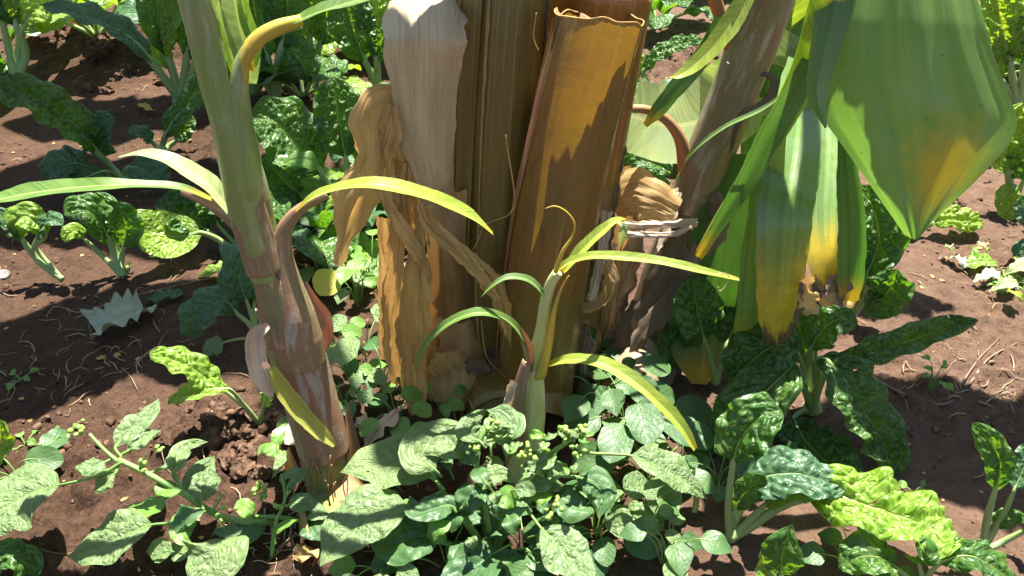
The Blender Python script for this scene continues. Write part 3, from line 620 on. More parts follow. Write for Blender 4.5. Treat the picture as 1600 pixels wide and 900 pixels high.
chard((98, 437), 'chard seedling with long bent stalks at the left edge', [
    ([(60, 408), (35, 375)], [(35, 375), (18, 352), (4, 338), (-15, 330)], 30, dict(dy=(-.0, 0), sr=(6, 5), mat=cb)),
    ([(62, 395), (55, 385), (72, 368)], [(72, 368), (60, 352), (40, 338), (28, 345), (30, 372)], 44, dict(dy=(0, 0), sr=(4, 3), mat=cy)),
    ([(52, 400), (58, 372)], [(58, 372), (72, 350), (86, 345), (98, 352)], 34, dict(dy=(0, -.03), sr=(3, 3), mat=cb))])
chard((374, 405), 'chard whose round bright leaf hangs left of the leaning sucker', [
    ([(350, 380), (315, 364)], [(315, 364), (275, 370), (235, 362), (212, 350), (196, 352)], 78, dict(dy=(-.02, -.08), mat=cy, upw=.35, sr=(6, 4), shape='round', ruffle=.006, bub=.002)),
    ([(355, 385), (325, 362)], [(325, 362), (300, 345), (272, 325), (250, 312)], 70, dict(dy=(.02, .06), sr=(6, 4), bub=.006)),
    ([(365, 380), (340, 350)], [(340, 350), (330, 320), (310, 305)], 56, dict(dy=(.04, .06)))], knob=9)
chard((402, 545), 'dull blue green chard drooping in shade behind the leaning sucker', [
    ([(392, 510), (370, 490)], [(370, 490), (350, 470), (325, 480), (305, 500), (298, 528)], 62, dict(dy=(0, -.02), mat=cb)),
    ([(395, 500), (385, 470)], [(385, 470), (375, 440), (378, 415), (385, 395)], 60, dict(dy=(.02, .05), mat=cb)),
    ([(385, 530), (350, 535)], [(350, 535), (330, 545), (318, 560)], 34, dict(dy=(-.02, -.03), mat='weed', shape='ovate', sr=(3, 2))),
    ([(398, 500), (398, 470)], [(398, 470), (408, 445), (420, 430)], 50, dict(dy=(.06, .08), mat='chard'))])
chard((406, 664), 'small bright lime chard seedling on the clods left of the sucker foot', [
    ([(385, 640), (352, 612)], [(352, 612), (330, 598), (300, 575), (262, 560), (234, 550)], 58, dict(dy=(0, -.02), mat=cy, upw=.75, sr=(4, 3))),
    ([(380, 632), (358, 608)], [(358, 608), (330, 608), (300, 615), (262, 630)], 40, dict(dy=(-.02, -.04), mat=cy, upw=.8)),
    ([(408, 650), (412, 635)], [(412, 635), (420, 618), (428, 605)], 26, dict(dy=(0, 0), mat=cy))])
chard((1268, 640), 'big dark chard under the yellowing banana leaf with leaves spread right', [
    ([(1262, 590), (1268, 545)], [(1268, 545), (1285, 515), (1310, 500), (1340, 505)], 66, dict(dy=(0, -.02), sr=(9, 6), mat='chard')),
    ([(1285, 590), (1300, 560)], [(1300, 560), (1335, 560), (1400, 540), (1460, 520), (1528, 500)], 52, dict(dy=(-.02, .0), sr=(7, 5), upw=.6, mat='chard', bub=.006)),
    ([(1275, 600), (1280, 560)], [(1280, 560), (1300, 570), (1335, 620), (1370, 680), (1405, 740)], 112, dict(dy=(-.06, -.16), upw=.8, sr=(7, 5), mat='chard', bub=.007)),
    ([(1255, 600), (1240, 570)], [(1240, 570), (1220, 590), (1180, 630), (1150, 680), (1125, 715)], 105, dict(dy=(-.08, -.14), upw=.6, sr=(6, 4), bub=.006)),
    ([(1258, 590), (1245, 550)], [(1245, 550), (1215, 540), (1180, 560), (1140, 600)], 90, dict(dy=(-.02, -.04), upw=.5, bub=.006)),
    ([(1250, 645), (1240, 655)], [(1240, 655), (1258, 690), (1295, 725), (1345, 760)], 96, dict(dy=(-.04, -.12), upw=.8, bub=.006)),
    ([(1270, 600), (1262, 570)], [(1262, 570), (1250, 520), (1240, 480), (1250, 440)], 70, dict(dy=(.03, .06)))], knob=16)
chard((1140, 842), 'chard with one huge glossy lime leaf in full sun at lower right', [
    ([(1165, 828), (1220, 792), (1265, 778)], [(1265, 778), (1300, 775), (1350, 790), (1420, 812), (1488, 838)], 128, dict(dy=(0, -.06), mat=cy, upw=.85, sr=(9, 6), nu=35, nv=64, bub=.0068, ruffle=.017, rfreq=3, edge=.03, twist=(-14, 12), wtab=[(0, .1), (.05, .45), (.12, .72), (.25, .9), (.5, 1), (.75, 1), (.9, .9), (.97, .65), (1, .2)])),
    ([(1160, 825), (1195, 790)], [(1195, 790), (1225, 770), (1250, 765), (1290, 775)], 52, dict(dy=(0, 0), mat=cy, upw=.9, sr=(8, 5))),
    ([(1138, 790), (1146, 720)], [(1146, 720), (1155, 690), (1190, 650), (1220, 640)], 92, dict(dy=(0, .02), sr=(6, 5))),
    ([(1150, 820), (1165, 780)], [(1165, 780), (1185, 750), (1240, 740), (1320, 762)], 90, dict(dy=(.02, .0), mat=cb, upw=.7)),
    ([(1145, 820), (1150, 795)], [(1150, 795), (1165, 770), (1185, 755), (1200, 752)], 44, dict(dy=(0, -.02)))], knob=11)
chard((1330, 500), 'chard behind the yellowing banana leaf tips at right', [
    ([(1345, 460), (1355, 430)], [(1355, 430), (1372, 380), (1365, 330), (1345, 290)], 84, dict(dy=(0, .06), sr=(7, 5), bub=.006)),
    ([(1350, 470), (1362, 450)], [(1362, 450), (1372, 470), (1388, 455), (1402, 420)], 76, dict(dy=(-.03, -.05), mat='chard', bub=.005)),
    ([(1340, 470), (1350, 440)], [(1350, 440), (1340, 390), (1320, 340)], 80, dict(dy=(.05, .09), mat=cy))])
chard((1590, 175), 'bright crinkled chard in full sun at the top right corner', [
    ([(1585, 140), (1578, 100)], [(1578, 100), (1570, 60), (1562, 20), (1555, -40)], 74, dict(dy=(0, .05), mat=cy, sr=(6, 5), bub=.009)),
    ([(1595, 140), (1600, 100)], [(1600, 100), (1610, 50), (1625, 0)], 80, dict(dy=(0, .02), mat='chard', sr=(6, 5), bub=.008)),
    ([(1580, 150), (1565, 125)], [(1565, 125), (1550, 90), (1545, 60), (1535, 30)], 46, dict(dy=(0, -.05), mat=cy, bub=.007))])
chard((1588, 330), 'crinkled chard with sunlit puckered leaves at the right edge', [
    ([(1580, 300), (1575, 270)], [(1575, 270), (1572, 240), (1585, 200), (1600, 160)], 62, dict(dy=(0, .04), mat=cy, sr=(7, 5), bub=.007)),
    ([(1592, 300), (1600, 280)], [(1600, 280), (1605, 250), (1612, 215)], 66, dict(dy=(0, 0), mat='chard', bub=.007)),
    ([(1585, 310), (1585, 290)], [(1585, 290), (1578, 300), (1576, 320), (1580, 345)], 40, dict(dy=(-.04, -.06), mat=cy))])
chard((1602, 400), 'blue green chard leaf edge cut by the right side of the photo', [
    ([(1605, 370), (1606, 345)], [(1606, 345), (1598, 320), (1595, 305)], 44, dict(dy=(0, 0), mat=cb)), ([(1606, 390), (1608, 380)], [(1608, 380), (1600, 385), (1596, 410)], 30, dict(dy=(-.02, -.03), mat=cb))])
chard((1425, 372), 'small lime chard half hidden behind the big banana leaf tip', [
    ([(1440, 360), (1455, 350)], [(1455, 350), (1480, 345), (1510, 348), (1534, 350)], 44, dict(dy=(0, .02), mat=cy, bub=.007)),
    ([(1410, 355), (1400, 345)], [(1400, 345), (1390, 350), (1378, 366), (1370, 382)], 46, dict(dy=(0, -.02), mat=cy, bub=.006)),
    ([(1425, 350), (1425, 340)], [(1425, 340), (1410, 320), (1390, 305)], 50, dict(dy=(.03, .05), mat=cy))])
chard((1534, 862), 'upright narrow leaved chard in shade at the lower right edge', [
    ([(1545, 800), (1555, 765)], [(1555, 765), (1562, 720), (1545, 690), (1520, 660)], 46, dict(dy=(0, .03), sr=(7, 4), upw=.1)),
    ([(1560, 850), (1600, 830)], [(1600, 830), (1640, 815), (1690, 800)], 50, dict(dy=(0, -.03), sr=(7, 5))),
    ([(1540, 840), (1552, 820)], [(1552, 820), (1570, 812), (1592, 812), (1600, 818)], 34, dict(dy=(0, -.02))),
    ([(1570, 800), (1585, 765)], [(1585, 765), (1600, 730), (1610, 690)], 44, dict(dy=(0, .04), sr=(6, 4), mat=cb))], knob=8)
chard((1015, 160), 'crinkled chard in sun between the cut banana stem and right sucker', [
    ([(1012, 135), (1005, 112)], [(1005, 112), (1030, 85), (1065, 70), (1100, 62)], 36, dict(dy=(0, .02), mat='chard', upw=.7, bub=.006)),
    ([(1008, 140), (995, 125)], [(995, 125), (990, 105), (1000, 80)], 34, dict(dy=(0, .05), mat=cy, bub=.005)),
    ([(1030, 140), (1060, 120)], [(1060, 120), (1090, 110), (1110, 130)], 36, dict(dy=(.03, .03), mat=cy, bub=.005))])
chard((990, 300), 'dark low chard glimpsed between the banana stems', [
    ([(985, 285), (980, 270)], [(980, 270), (990, 255), (1020, 255), (1050, 270)], 48, dict(dy=(0, -.03))), ([(975, 285), (968, 260)], [(968, 260), (962, 235), (968, 215)], 40, dict(dy=(0, 0), mat='chard')), ([(1000, 290), (1010, 285)], [(1010, 285), (1030, 290), (1045, 300)], 34, dict(dy=(-.04, -.04)))])
chard((1236, 940), 'small chard with a pointed leaf cut by the bottom edge', [
    ([(1228, 920), (1220, 898)], [(1220, 898), (1222, 870), (1230, 840), (1238, 818)], 72, dict(dy=(0, .02), mat='chard', upw=.2, shape='ovate', bub=.003)), ([(1232, 925), (1215, 905)], [(1215, 905), (1195, 890), (1190, 865)], 40, dict(mat=cy, shape='ovate'))])
chard((1440, 930), 'dark chard lying along the bottom edge at right', [
    ([(1450, 900), (1470, 880)], [(1470, 880), (1510, 868), (1550, 885), (1590, 915)], 66, dict(dy=(0, -.02), upw=.8)), ([(1420, 905), (1400, 888)], [(1400, 888), (1370, 870), (1345, 870), (1310, 885)], 70, dict(dy=(0, 0), mat='chard', upw=.7)), ([(1440, 900), (1436, 880)], [(1436, 880), (1440, 860), (1430, 850)], 50, dict())])
chard((1085, 800), 'dark crinkled chard low in the shade right of the weed clump', [
    ([(1088, 780), (1085, 760)], [(1085, 760), (1065, 745), (1050, 740), (1035, 745)], 54, dict(dy=(0, -.02), mat='chard')),])
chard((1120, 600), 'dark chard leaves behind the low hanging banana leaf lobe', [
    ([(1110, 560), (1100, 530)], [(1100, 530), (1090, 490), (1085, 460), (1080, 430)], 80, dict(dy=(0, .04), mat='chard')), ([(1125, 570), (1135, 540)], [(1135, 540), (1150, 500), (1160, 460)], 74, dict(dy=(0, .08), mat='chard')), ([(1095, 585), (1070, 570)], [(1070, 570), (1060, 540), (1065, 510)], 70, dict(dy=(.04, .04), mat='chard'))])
chard((20, 770), 'chard leaf with scalloped edge cut by the left side of the photo', [
    ([(0, 760), (-20, 740)], [(-20, 740), (-10, 715), (0, 690), (0, 655)], 50, dict(dy=(0, 0), mat=cy))])
chard((-10, 905), 'small dark chard in the bottom left corner', [([(0, 890), (5, 880)], [(5, 880), (20, 870), (40, 880), (50, 900)], 50, dict(dy=(0, 0), upw=.8)), ([(-10, 880), (-10, 875)], [(-10, 875), (0, 862), (25, 858), (40, 862)], 40, dict(dy=(.01, .01), upw=.8))])

# further chard plants of the rows behind: each grown leaf by leaf
def rand_chard(x, y, label, n=8, size=.3, mats=('chard', 'chard', cy, cb), detail=.7, seed=0):
    random.seed(seed + 100); b = onG(x, y); t = thing('chard_plant', label, 'chard', b, 'chard plants of the garden bed')
    a0 = random.uniform(0, 6.28)
    for k in range(n):
        az = a0 + k * 2.4 + random.uniform(-.3, .3); q = k / n
        rand_leaf(t, b + np.array([math.cos(az), math.sin(az), 0]) * .012, az, size * random.uniform(.8, 1.1) * (1 - .25 * q), size * random.uniform(.2, .27), 38 + 38 * q + random.uniform(-6, 6), random.choice(mats), 'chard', stalk=.38, detail=detail, droop=random.uniform(.8, 1.4), sr=size * .026)
    return t
far = [(-1.6, 3.1, 'chard beyond the top left corner, leftmost plant at the back'), (-.98, 3.55, 'chard at the back left behind the tall arching chard'), (-.35, 3.35, 'chard at the back behind the forked sucker top'), (.02, 2.95, 'chard hidden mostly behind the main banana stem'),
       (.62, 3.5, 'chard at the back right of the cut banana stem'), (1.25, 3.3, 'chard behind the right sucker near the top edge'), (1.85, 3.2, 'chard behind the big banana leaf towards the top right'), (2.2, 2.7, 'chard just beyond the right edge near the top'),
       (-1.95, 2.4, 'chard just beyond the upper left edge'), (1.32, 2.45, 'chard growing behind the big green banana leaf'), (-.75, 2.75, 'chard behind the soil mound right of the arching leaf'), (-.28, 2.05, 'shaded chard close behind the orange dry leaf'), (.42, 2.35, 'shaded chard far behind the cut stem'), (1.7, 1.6, 'chard just beyond the right edge'), (-1.55, 1.5, 'chard just beyond the left edge'),
       (-.5, 1.75, 'low chard behind the leaning sucker stem'), (-1.3, 3.9, 'chard in the second row back behind the corner plant'), (-.6, 4.1, 'chard in the far row above the dark soil hollow'), (-.62, 3.15, 'chard beyond the mound between the two tall plants'), (.15, 3.9, 'chard in the far row above the cut stem'), (.95, 4.1, 'chard in the far row above the bare sunny soil'), (1.6, 3.9, 'chard in the far row above the big leaf'), (1.75, 2.9, 'chard behind the upper right edge of the big leaf'), (-.22, 2.45, 'leafy chard behind the bleached sheath')]
for i, (x, y, l) in enumerate(far): rand_chard(x, y, l, n=9 if y < 3 else 9, size=random.uniform(.3, .4), detail=.75 if y < 3 else .5, seed=i)
# ================================================================== WEEDS (nightshade and others)
def berries(parent, px, py, z, n=7, r=.0042, spread=.009, mat='berry', name='berry_cluster'):
    p = G(px, py, z); cs = [p + rng.normal(0, spread * .42, 3) for _ in range(n)]
    return lumps(name, cs, [r * rng.uniform(.7, 1.1) for _ in range(n)], MT[mat], parent, .05, 1.0)
def pstem(parent, pts, z, r, mat='weedstem', name='stem'):
    n = len(pts); P = [G(a, b, float(np.interp(k / (n - 1), np.linspace(0, 1, len(z)), z))) for k, (a, b) in enumerate(pts)]
    return tube(name, P, r, MT[mat], parent, seg=8, n=len(P) * 5, wob=.12)
W = dict(mat='weed', shape='ovate', stem='weedstem', sr=(3, 2), upw=.8)
def wl(t, st, bl, w, z, **k): d = dict(W); d.update(k); return lf(t, st, bl, w, z=z, **d)

t = thing('nightshade_plant', 'nightshade weed at lower left with long bare stem and green berries', 'weed', gp(440, 815), 'broad leaved weeds in the foreground')
pstem(t, [(445, 815), (380, 815), (330, 800), (285, 770), (230, 740), (185, 718)], [.0, .05, .08, .12, .15, .17], [.006, .0055, .005, .0042])
pstem(t, [(185, 722), (160, 700), (140, 678)], [.17, .185, .2], [.0032, .0024])
pstem(t, [(285, 770), (275, 745), (262, 722)], [.12, .14, .15], [.003, .002]); pstem(t, [(330, 800), (350, 770)], [.09, .1], [.003, .002])
berries(t, 122, 668, .205, 9, .004, .011); berries(t, 225, 722, .165, 10, .004, .013); berries(t, 250, 700, .17, 5, .0036, .009); berries(t, 345, 802, .11, 4, .005, .012); berries(t, 405, 770, .06, 5, .005, .012); berries(t, 282, 722, .16, 4, .004, .01)
wl(t, [(190, 722), (165, 738), (130, 750), (92, 758)], [(92, 758), (50, 770), (0, 800), (-60, 850)], 118, [.17, .15, .13, .10], bub=.0035, nu=27, nv=44, fold=8)
wl(t, [(290, 815), (265, 818), (238, 820)], [(238, 820), (205, 832), (160, 852), (105, 870)], 92, [.11, .10, .085, .05], bub=.003, nu=27, nv=44, label='pale green leaf with a brown scorched margin')
wl(t, [(340, 820), (345, 840)], [(345, 840), (338, 858), (325, 885), (300, 925)], 105, [.09, .1, .07], bub=.002, nu=23, nv=36, mat='weed')
wl(t, [(318, 798), (315, 785)], [(315, 785), (313, 760), (318, 735), (335, 712)], 62, [.1, .11, .125], bub=.0025, nu=21, nv=36, upw=.6)
wl(t, [(190, 715), (180, 700)], [(180, 700), (205, 672), (232, 650), (248, 622)], 44, [.17, .19, .2], bub=.003, mat='weed', fold=5)
wl(t, [(188, 712), (200, 705)], [(200, 705), (215, 690), (235, 680), (252, 672)], 34, [.17, .185, .18], bub=.003)
wl(t, [(180, 715), (165, 722)], [(165, 722), (150, 728), (130, 730), (118, 728)], 36, [.17, .175, .17], bub=.003)
wl(t, [(185, 725), (180, 740)], [(180, 740), (168, 750), (155, 762), (145, 768)], 38, [.165, .15, .14], bub=.0025, mat='weed')
wl(t, [(235, 740), (250, 732)], [(250, 732), (262, 728), (275, 712), (285, 705)], 20, [.15, .15, .16], mat='weed_dark', shape='lance')
wl(t, [(275, 750), (270, 740)], [(270, 740), (275, 725), (290, 700), (325, 690)], 34, [.13, .16, .165], bub=.003)
wl(t, [(300, 790), (292, 800)], [(292, 800), (285, 820), (288, 845), (300, 850)], 44, [.1, .1, .09], mat='weed_fresh')
wl(t, [(320, 800), (308, 795)], [(308, 795), (298, 800), (285, 815), (275, 835)], 42, [.1, .12, .1], mat='weed_dark')
wl(t, [(345, 812), (350, 822)], [(350, 822), (352, 828), (370, 830), (380, 826)], 34, [.09, .1, .1], mat='weed_dark')
wl(t, [(250, 745), (248, 750)], [(248, 750), (255, 760), (270, 768), (285, 765)], 30, [.14, .13, .13], mat='weed_fresh')
wl(t, [(260, 760), (262, 775)], [(262, 775), (245, 790), (222, 795), (200, 790)], 40, [.13, .1, .08], mat='weed_fresh')

t = thing('nightshade_plant', 'small nightshade with green berries at the foot of the leaning sucker', 'weed', gp(430, 812), 'broad leaved weeds in the foreground')
pstem(t, [(425, 870), (430, 820), (445, 780), (440, 740)], [.0, .04, .07, .1], [.004, .003, .002]); pstem(t, [(350, 812), (430, 808), (500, 820)], [.02, .03, .03], [.004, .004, .003])
berries(t, 408, 762, .07, 8, .0045, .014); berries(t, 436, 792, .06, 6, .004, .012); berries(t, 445, 765, .08, 4, .004, .01)
for st, bl, w_, z_, m_ in [([(445, 780), (448, 765)], [(448, 765), (455, 750), (470, 742), (485, 735)], 34, [.07, .09, .1], 'weed'), ([(440, 790), (450, 790)], [(450, 790), (465, 785), (485, 788), (500, 800)], 36, [.06, .07, .06], 'weed'),
    ([(430, 850), (428, 840)], [(428, 840), (430, 830), (445, 820), (465, 812)], 18, [.03, .05, .07], 'weed_fresh'), ([(470, 815), (480, 820)], [(480, 820), (490, 830), (500, 845)], 40, [.03, .05, .04], 'weed_dark'), ([(400, 812), (395, 805)], [(395, 805), (385, 795), (375, 790), (365, 795)], 30, [.03, .05, .05], 'weed_fresh'),
    ([(430, 730), (432, 715)], [(432, 715), (420, 700), (408, 702), (402, 712)], 22, [.06, .08, .07], 'weed_fresh'), ([(432, 720), (434, 700)], [(434, 700), (434, 685), (440, 670), (448, 660)], 20, [.06, .08, .09], 'weed_fresh'), ([(432, 720), (438, 705)], [(438, 705), (440, 715), (432, 735), (425, 748)], 20, [.06, .08, .07], 'weed')]:
    wl(t, st, bl, w_, z_, mat=m_)
wl(t, [(470, 812), (478, 806)], [(478, 806), (492, 800), (510, 806), (520, 815)], 32, [.03, .06, .05], mat='weed')

# the big central clump
t = thing('nightshade_plant', 'large bushy nightshade in front of the small central sucker', 'weed', gp(770, 850), 'broad leaved weeds in the foreground')
for pts, z in [([(765, 860), (760, 800), (745, 740), (750, 690), (770, 655)], [0, .08, .15, .2, .23]), ([(770, 860), (800, 780), (830, 735), (865, 705), (905, 680)], [0, .1, .15, .18, .21]), ([(760, 860), (720, 800), (690, 770)], [0, .07, .12]), ([(775, 860), (810, 800), (850, 760), (880, 740)], [0, .08, .12, .13]), ([(765, 870), (700, 850), (640, 830)], [0, .05, .07]), ([(765, 865), (700, 780), (665, 720)], [0, .1, .15])]:
    pstem(t, pts, z, [.006, .005, .0042, .003])
BIG = [([(695, 765), (640, 795)], [(640, 795), (585, 800), (545, 830), (500, 885)], 108, [.12, .12, .09], 'weed'), ([(695, 765), (672, 745)], [(672, 745), (640, 730), (590, 725), (532, 738)], 108, [.13, .13, .12], 'weed'),
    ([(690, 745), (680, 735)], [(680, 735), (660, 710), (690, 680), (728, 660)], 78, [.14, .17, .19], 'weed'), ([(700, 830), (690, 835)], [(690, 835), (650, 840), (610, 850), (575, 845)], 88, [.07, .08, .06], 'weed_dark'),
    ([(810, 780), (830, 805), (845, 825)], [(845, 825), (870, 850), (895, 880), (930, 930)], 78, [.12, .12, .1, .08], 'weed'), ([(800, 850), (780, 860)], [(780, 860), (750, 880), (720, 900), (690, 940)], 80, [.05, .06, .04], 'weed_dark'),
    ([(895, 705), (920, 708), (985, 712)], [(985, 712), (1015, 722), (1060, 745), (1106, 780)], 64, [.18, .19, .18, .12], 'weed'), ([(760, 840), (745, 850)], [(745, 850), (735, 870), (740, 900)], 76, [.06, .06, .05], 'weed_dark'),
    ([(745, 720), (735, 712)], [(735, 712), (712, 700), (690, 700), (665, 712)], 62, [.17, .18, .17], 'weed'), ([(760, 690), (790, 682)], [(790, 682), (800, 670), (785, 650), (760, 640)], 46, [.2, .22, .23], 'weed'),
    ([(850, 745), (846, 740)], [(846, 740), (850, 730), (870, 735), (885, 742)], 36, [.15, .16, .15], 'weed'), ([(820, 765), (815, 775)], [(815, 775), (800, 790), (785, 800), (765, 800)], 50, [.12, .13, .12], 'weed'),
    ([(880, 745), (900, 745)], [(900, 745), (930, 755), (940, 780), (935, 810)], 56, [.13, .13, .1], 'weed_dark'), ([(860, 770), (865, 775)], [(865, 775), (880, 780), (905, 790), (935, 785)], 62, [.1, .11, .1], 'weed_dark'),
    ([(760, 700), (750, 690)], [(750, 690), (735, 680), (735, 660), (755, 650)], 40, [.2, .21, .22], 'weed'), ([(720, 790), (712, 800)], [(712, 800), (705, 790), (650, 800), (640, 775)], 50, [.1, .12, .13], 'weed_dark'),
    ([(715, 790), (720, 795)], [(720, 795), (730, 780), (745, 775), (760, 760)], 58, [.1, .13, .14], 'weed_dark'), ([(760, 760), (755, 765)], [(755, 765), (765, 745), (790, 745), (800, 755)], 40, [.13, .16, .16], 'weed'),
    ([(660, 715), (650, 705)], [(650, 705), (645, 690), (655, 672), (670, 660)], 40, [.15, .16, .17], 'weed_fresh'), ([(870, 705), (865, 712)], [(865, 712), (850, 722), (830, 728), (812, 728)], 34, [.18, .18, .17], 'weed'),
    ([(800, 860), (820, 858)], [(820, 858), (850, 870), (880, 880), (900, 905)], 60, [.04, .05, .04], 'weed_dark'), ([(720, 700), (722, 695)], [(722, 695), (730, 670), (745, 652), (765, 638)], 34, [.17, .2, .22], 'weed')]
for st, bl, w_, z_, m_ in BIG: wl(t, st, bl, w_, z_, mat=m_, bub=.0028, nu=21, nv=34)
random.seed(21)
for k in range(44):
    a = random.uniform(0, 6.28); q = random.random() ** .6
    cx, cy_ = 770 + math.cos(a) * q * 165, 765 + math.sin(a) * q * 105
    z = .17 - .1 * q + random.uniform(-.03, .05) - (cy_ - 760) * .0004; z = max(.03, z)
    L = random.uniform(22, 46); d = a + random.uniform(-.7, .7); dx, dy_ = math.cos(d) * L, math.sin(d) * L * .8
    wl(t, [(cx - dx * .5, cy_ - dy_ * .3 + 8), (cx, cy_)], [(cx, cy_), (cx + dx * .5, cy_ + dy_ * .5 - 4), (cx + dx, cy_ + dy_)], L * random.uniform(.75, 1.0), [z - .02, z, z + .005, z - .012], mat=random.choice(['weed', 'weed', 'weed_dark', 'weed_fresh']), sr=(2, 1.5), nu=11, nv=20, upw=random.uniform(.5, .95), twist=(random.uniform(-25, 25), random.uniform(-25, 25)))
for bx, by, bz, n in [(822, 712, .2, 9), (910, 675, .215, 9), (895, 690, .2, 6), (905, 705, .2, 5), (770, 665, .23, 6), (868, 788, .14, 9), (860, 805, .13, 6), (740, 700, .2, 6), (885, 668, .22, 6), (828, 700, .2, 5)]:
    berries(t, bx, by, bz, n, .0042, .013)
for k in range(16):
    cx, cy_ = random.choice([(905, 685), (870, 680), (820, 705), (770, 655), (895, 735)]); cx += random.gauss(0, 12); cy_ += random.gauss(0, 8); d = random.uniform(0, 6.28); L = random.uniform(12, 24)
    wl(t, None, [(cx, cy_), (cx + math.cos(d) * L * .5, cy_ + math.sin(d) * L * .4), (cx + math.cos(d) * L, cy_ + math.sin(d) * L * .8)], L * .8, [.205, .215, .2], mat=random.choice(['weed', 'weed_fresh']), nu=9, nv=14, twist=(random.uniform(-40, 40), random.uniform(-40, 40)), bub=.002)

def low_weed(px, py, label, n, Lpx, mat, shape='round', h=.05, spread=1.0, seed=1, grp='low round leaved weeds in the shade', name='round_leaf_weed', cat='weed', ratio=.8, fruit=0):
    random.seed(seed); b = gp(px, py); t = thing(name, label, cat, b, grp)
    L = px2m(Lpx, b)
    for k in range(n):
        az = k * 2.4 + random.uniform(-.4, .4)
        rr = math.sqrt((k + .5) / n) * L * 1.2 * spread; hh = h * random.uniform(.6, 1.3); tip = b + np.array([math.cos(az) * rr, math.sin(az) * rr, 0]); tip[2] = float(H(tip[0], tip[1])) + hh
        l = L * random.uniform(.75, 1.15); dr = np.array([math.cos(az), math.sin(az), -.25])
        P = [tip, tip + dr * l * .5 + np.array([0, 0, .004]), tip + dr * l]
        o = blade('leaf', P, l * .5 * ratio, MT[random.choice(mat) if isinstance(mat, list) else mat], t, shape, nu=11, nv=18, fold=8, ruffle=l * .03, rfreq=2, n0=(random.uniform(-.3, .3), -.45 + random.uniform(-.3, .3), 1), edge=.03)
        st = tube('stalk', [b + (tip - b) * .15, (b + tip) / 2 + np.array([0, 0, hh * .3]), tip, P[1]], [.0016, .0013, .001, .0004], MT['weedstem'], None, seg=6, n=10)
        for v in st.data.vertices: v.co = v.co - Vector(rootloc(o))
        st.parent = o
    tube('stem', [b + np.array([0, 0, -.01]), b + np.array([0, 0, h * .5])], [.002, .0014], MT['weedstem'], t, seg=6, n=6)
    if fruit: lumps('berry_cluster', [b + np.array([rng.normal(0, .012), rng.normal(0, .012) - .02, h]) for _ in range(fruit)], [.005] * fruit, MT['blackberry'], t, .05, 1)
    return t
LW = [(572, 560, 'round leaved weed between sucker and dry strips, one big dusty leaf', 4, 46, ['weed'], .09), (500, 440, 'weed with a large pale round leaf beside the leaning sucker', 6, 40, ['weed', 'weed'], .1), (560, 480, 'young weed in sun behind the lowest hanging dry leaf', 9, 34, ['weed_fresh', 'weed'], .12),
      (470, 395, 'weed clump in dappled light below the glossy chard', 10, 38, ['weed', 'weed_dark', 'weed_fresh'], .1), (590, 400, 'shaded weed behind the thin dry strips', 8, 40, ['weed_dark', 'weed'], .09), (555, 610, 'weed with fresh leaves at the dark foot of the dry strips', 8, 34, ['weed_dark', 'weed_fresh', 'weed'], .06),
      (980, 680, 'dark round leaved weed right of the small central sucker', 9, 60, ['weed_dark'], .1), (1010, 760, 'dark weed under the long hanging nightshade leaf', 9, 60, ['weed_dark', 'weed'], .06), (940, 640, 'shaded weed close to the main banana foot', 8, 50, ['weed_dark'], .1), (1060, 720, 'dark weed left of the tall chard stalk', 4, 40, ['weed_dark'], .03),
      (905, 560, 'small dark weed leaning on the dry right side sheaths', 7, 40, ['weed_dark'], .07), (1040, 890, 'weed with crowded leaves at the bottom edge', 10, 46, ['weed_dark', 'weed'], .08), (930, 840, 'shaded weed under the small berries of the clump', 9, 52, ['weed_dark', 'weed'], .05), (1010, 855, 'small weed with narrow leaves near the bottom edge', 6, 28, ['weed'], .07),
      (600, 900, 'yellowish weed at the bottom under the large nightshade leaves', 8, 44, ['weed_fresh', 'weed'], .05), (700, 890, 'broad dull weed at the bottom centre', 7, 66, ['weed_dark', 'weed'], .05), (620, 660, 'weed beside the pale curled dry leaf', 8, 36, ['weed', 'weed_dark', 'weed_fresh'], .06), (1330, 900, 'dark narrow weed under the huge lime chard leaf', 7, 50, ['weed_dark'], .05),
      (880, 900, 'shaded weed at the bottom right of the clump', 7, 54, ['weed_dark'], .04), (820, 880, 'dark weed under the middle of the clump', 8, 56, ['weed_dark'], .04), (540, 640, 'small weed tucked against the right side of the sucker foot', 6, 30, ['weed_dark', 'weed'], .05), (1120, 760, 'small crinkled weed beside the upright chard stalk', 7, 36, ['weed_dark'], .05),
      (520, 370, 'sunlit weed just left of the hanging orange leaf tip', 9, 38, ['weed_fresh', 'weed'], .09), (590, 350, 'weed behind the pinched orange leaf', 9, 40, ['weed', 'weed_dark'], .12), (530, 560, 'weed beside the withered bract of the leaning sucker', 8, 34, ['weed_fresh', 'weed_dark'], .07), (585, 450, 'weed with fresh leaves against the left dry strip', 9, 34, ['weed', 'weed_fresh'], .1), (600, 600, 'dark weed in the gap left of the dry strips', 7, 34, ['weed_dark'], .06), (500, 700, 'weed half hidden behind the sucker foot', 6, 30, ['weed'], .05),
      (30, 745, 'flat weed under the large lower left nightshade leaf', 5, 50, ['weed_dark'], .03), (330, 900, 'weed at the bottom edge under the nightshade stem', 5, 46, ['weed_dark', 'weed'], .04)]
for i, (px, py, l, n, L, m_, h) in enumerate(LW):
    tw = low_weed(px, py, l, n, L, m_, h=h, seed=40 + i, shape='ovate' if i % 3 == 2 else 'round', fruit=5 if i in (3,) else 0)
    if i == 1: lf(tw, None, [(520, 422), (512, 440), (500, 462)], 46, z=[.13, .1], mat='weed_yellow', shape='round', upw=.3, label='yellowed leaf')
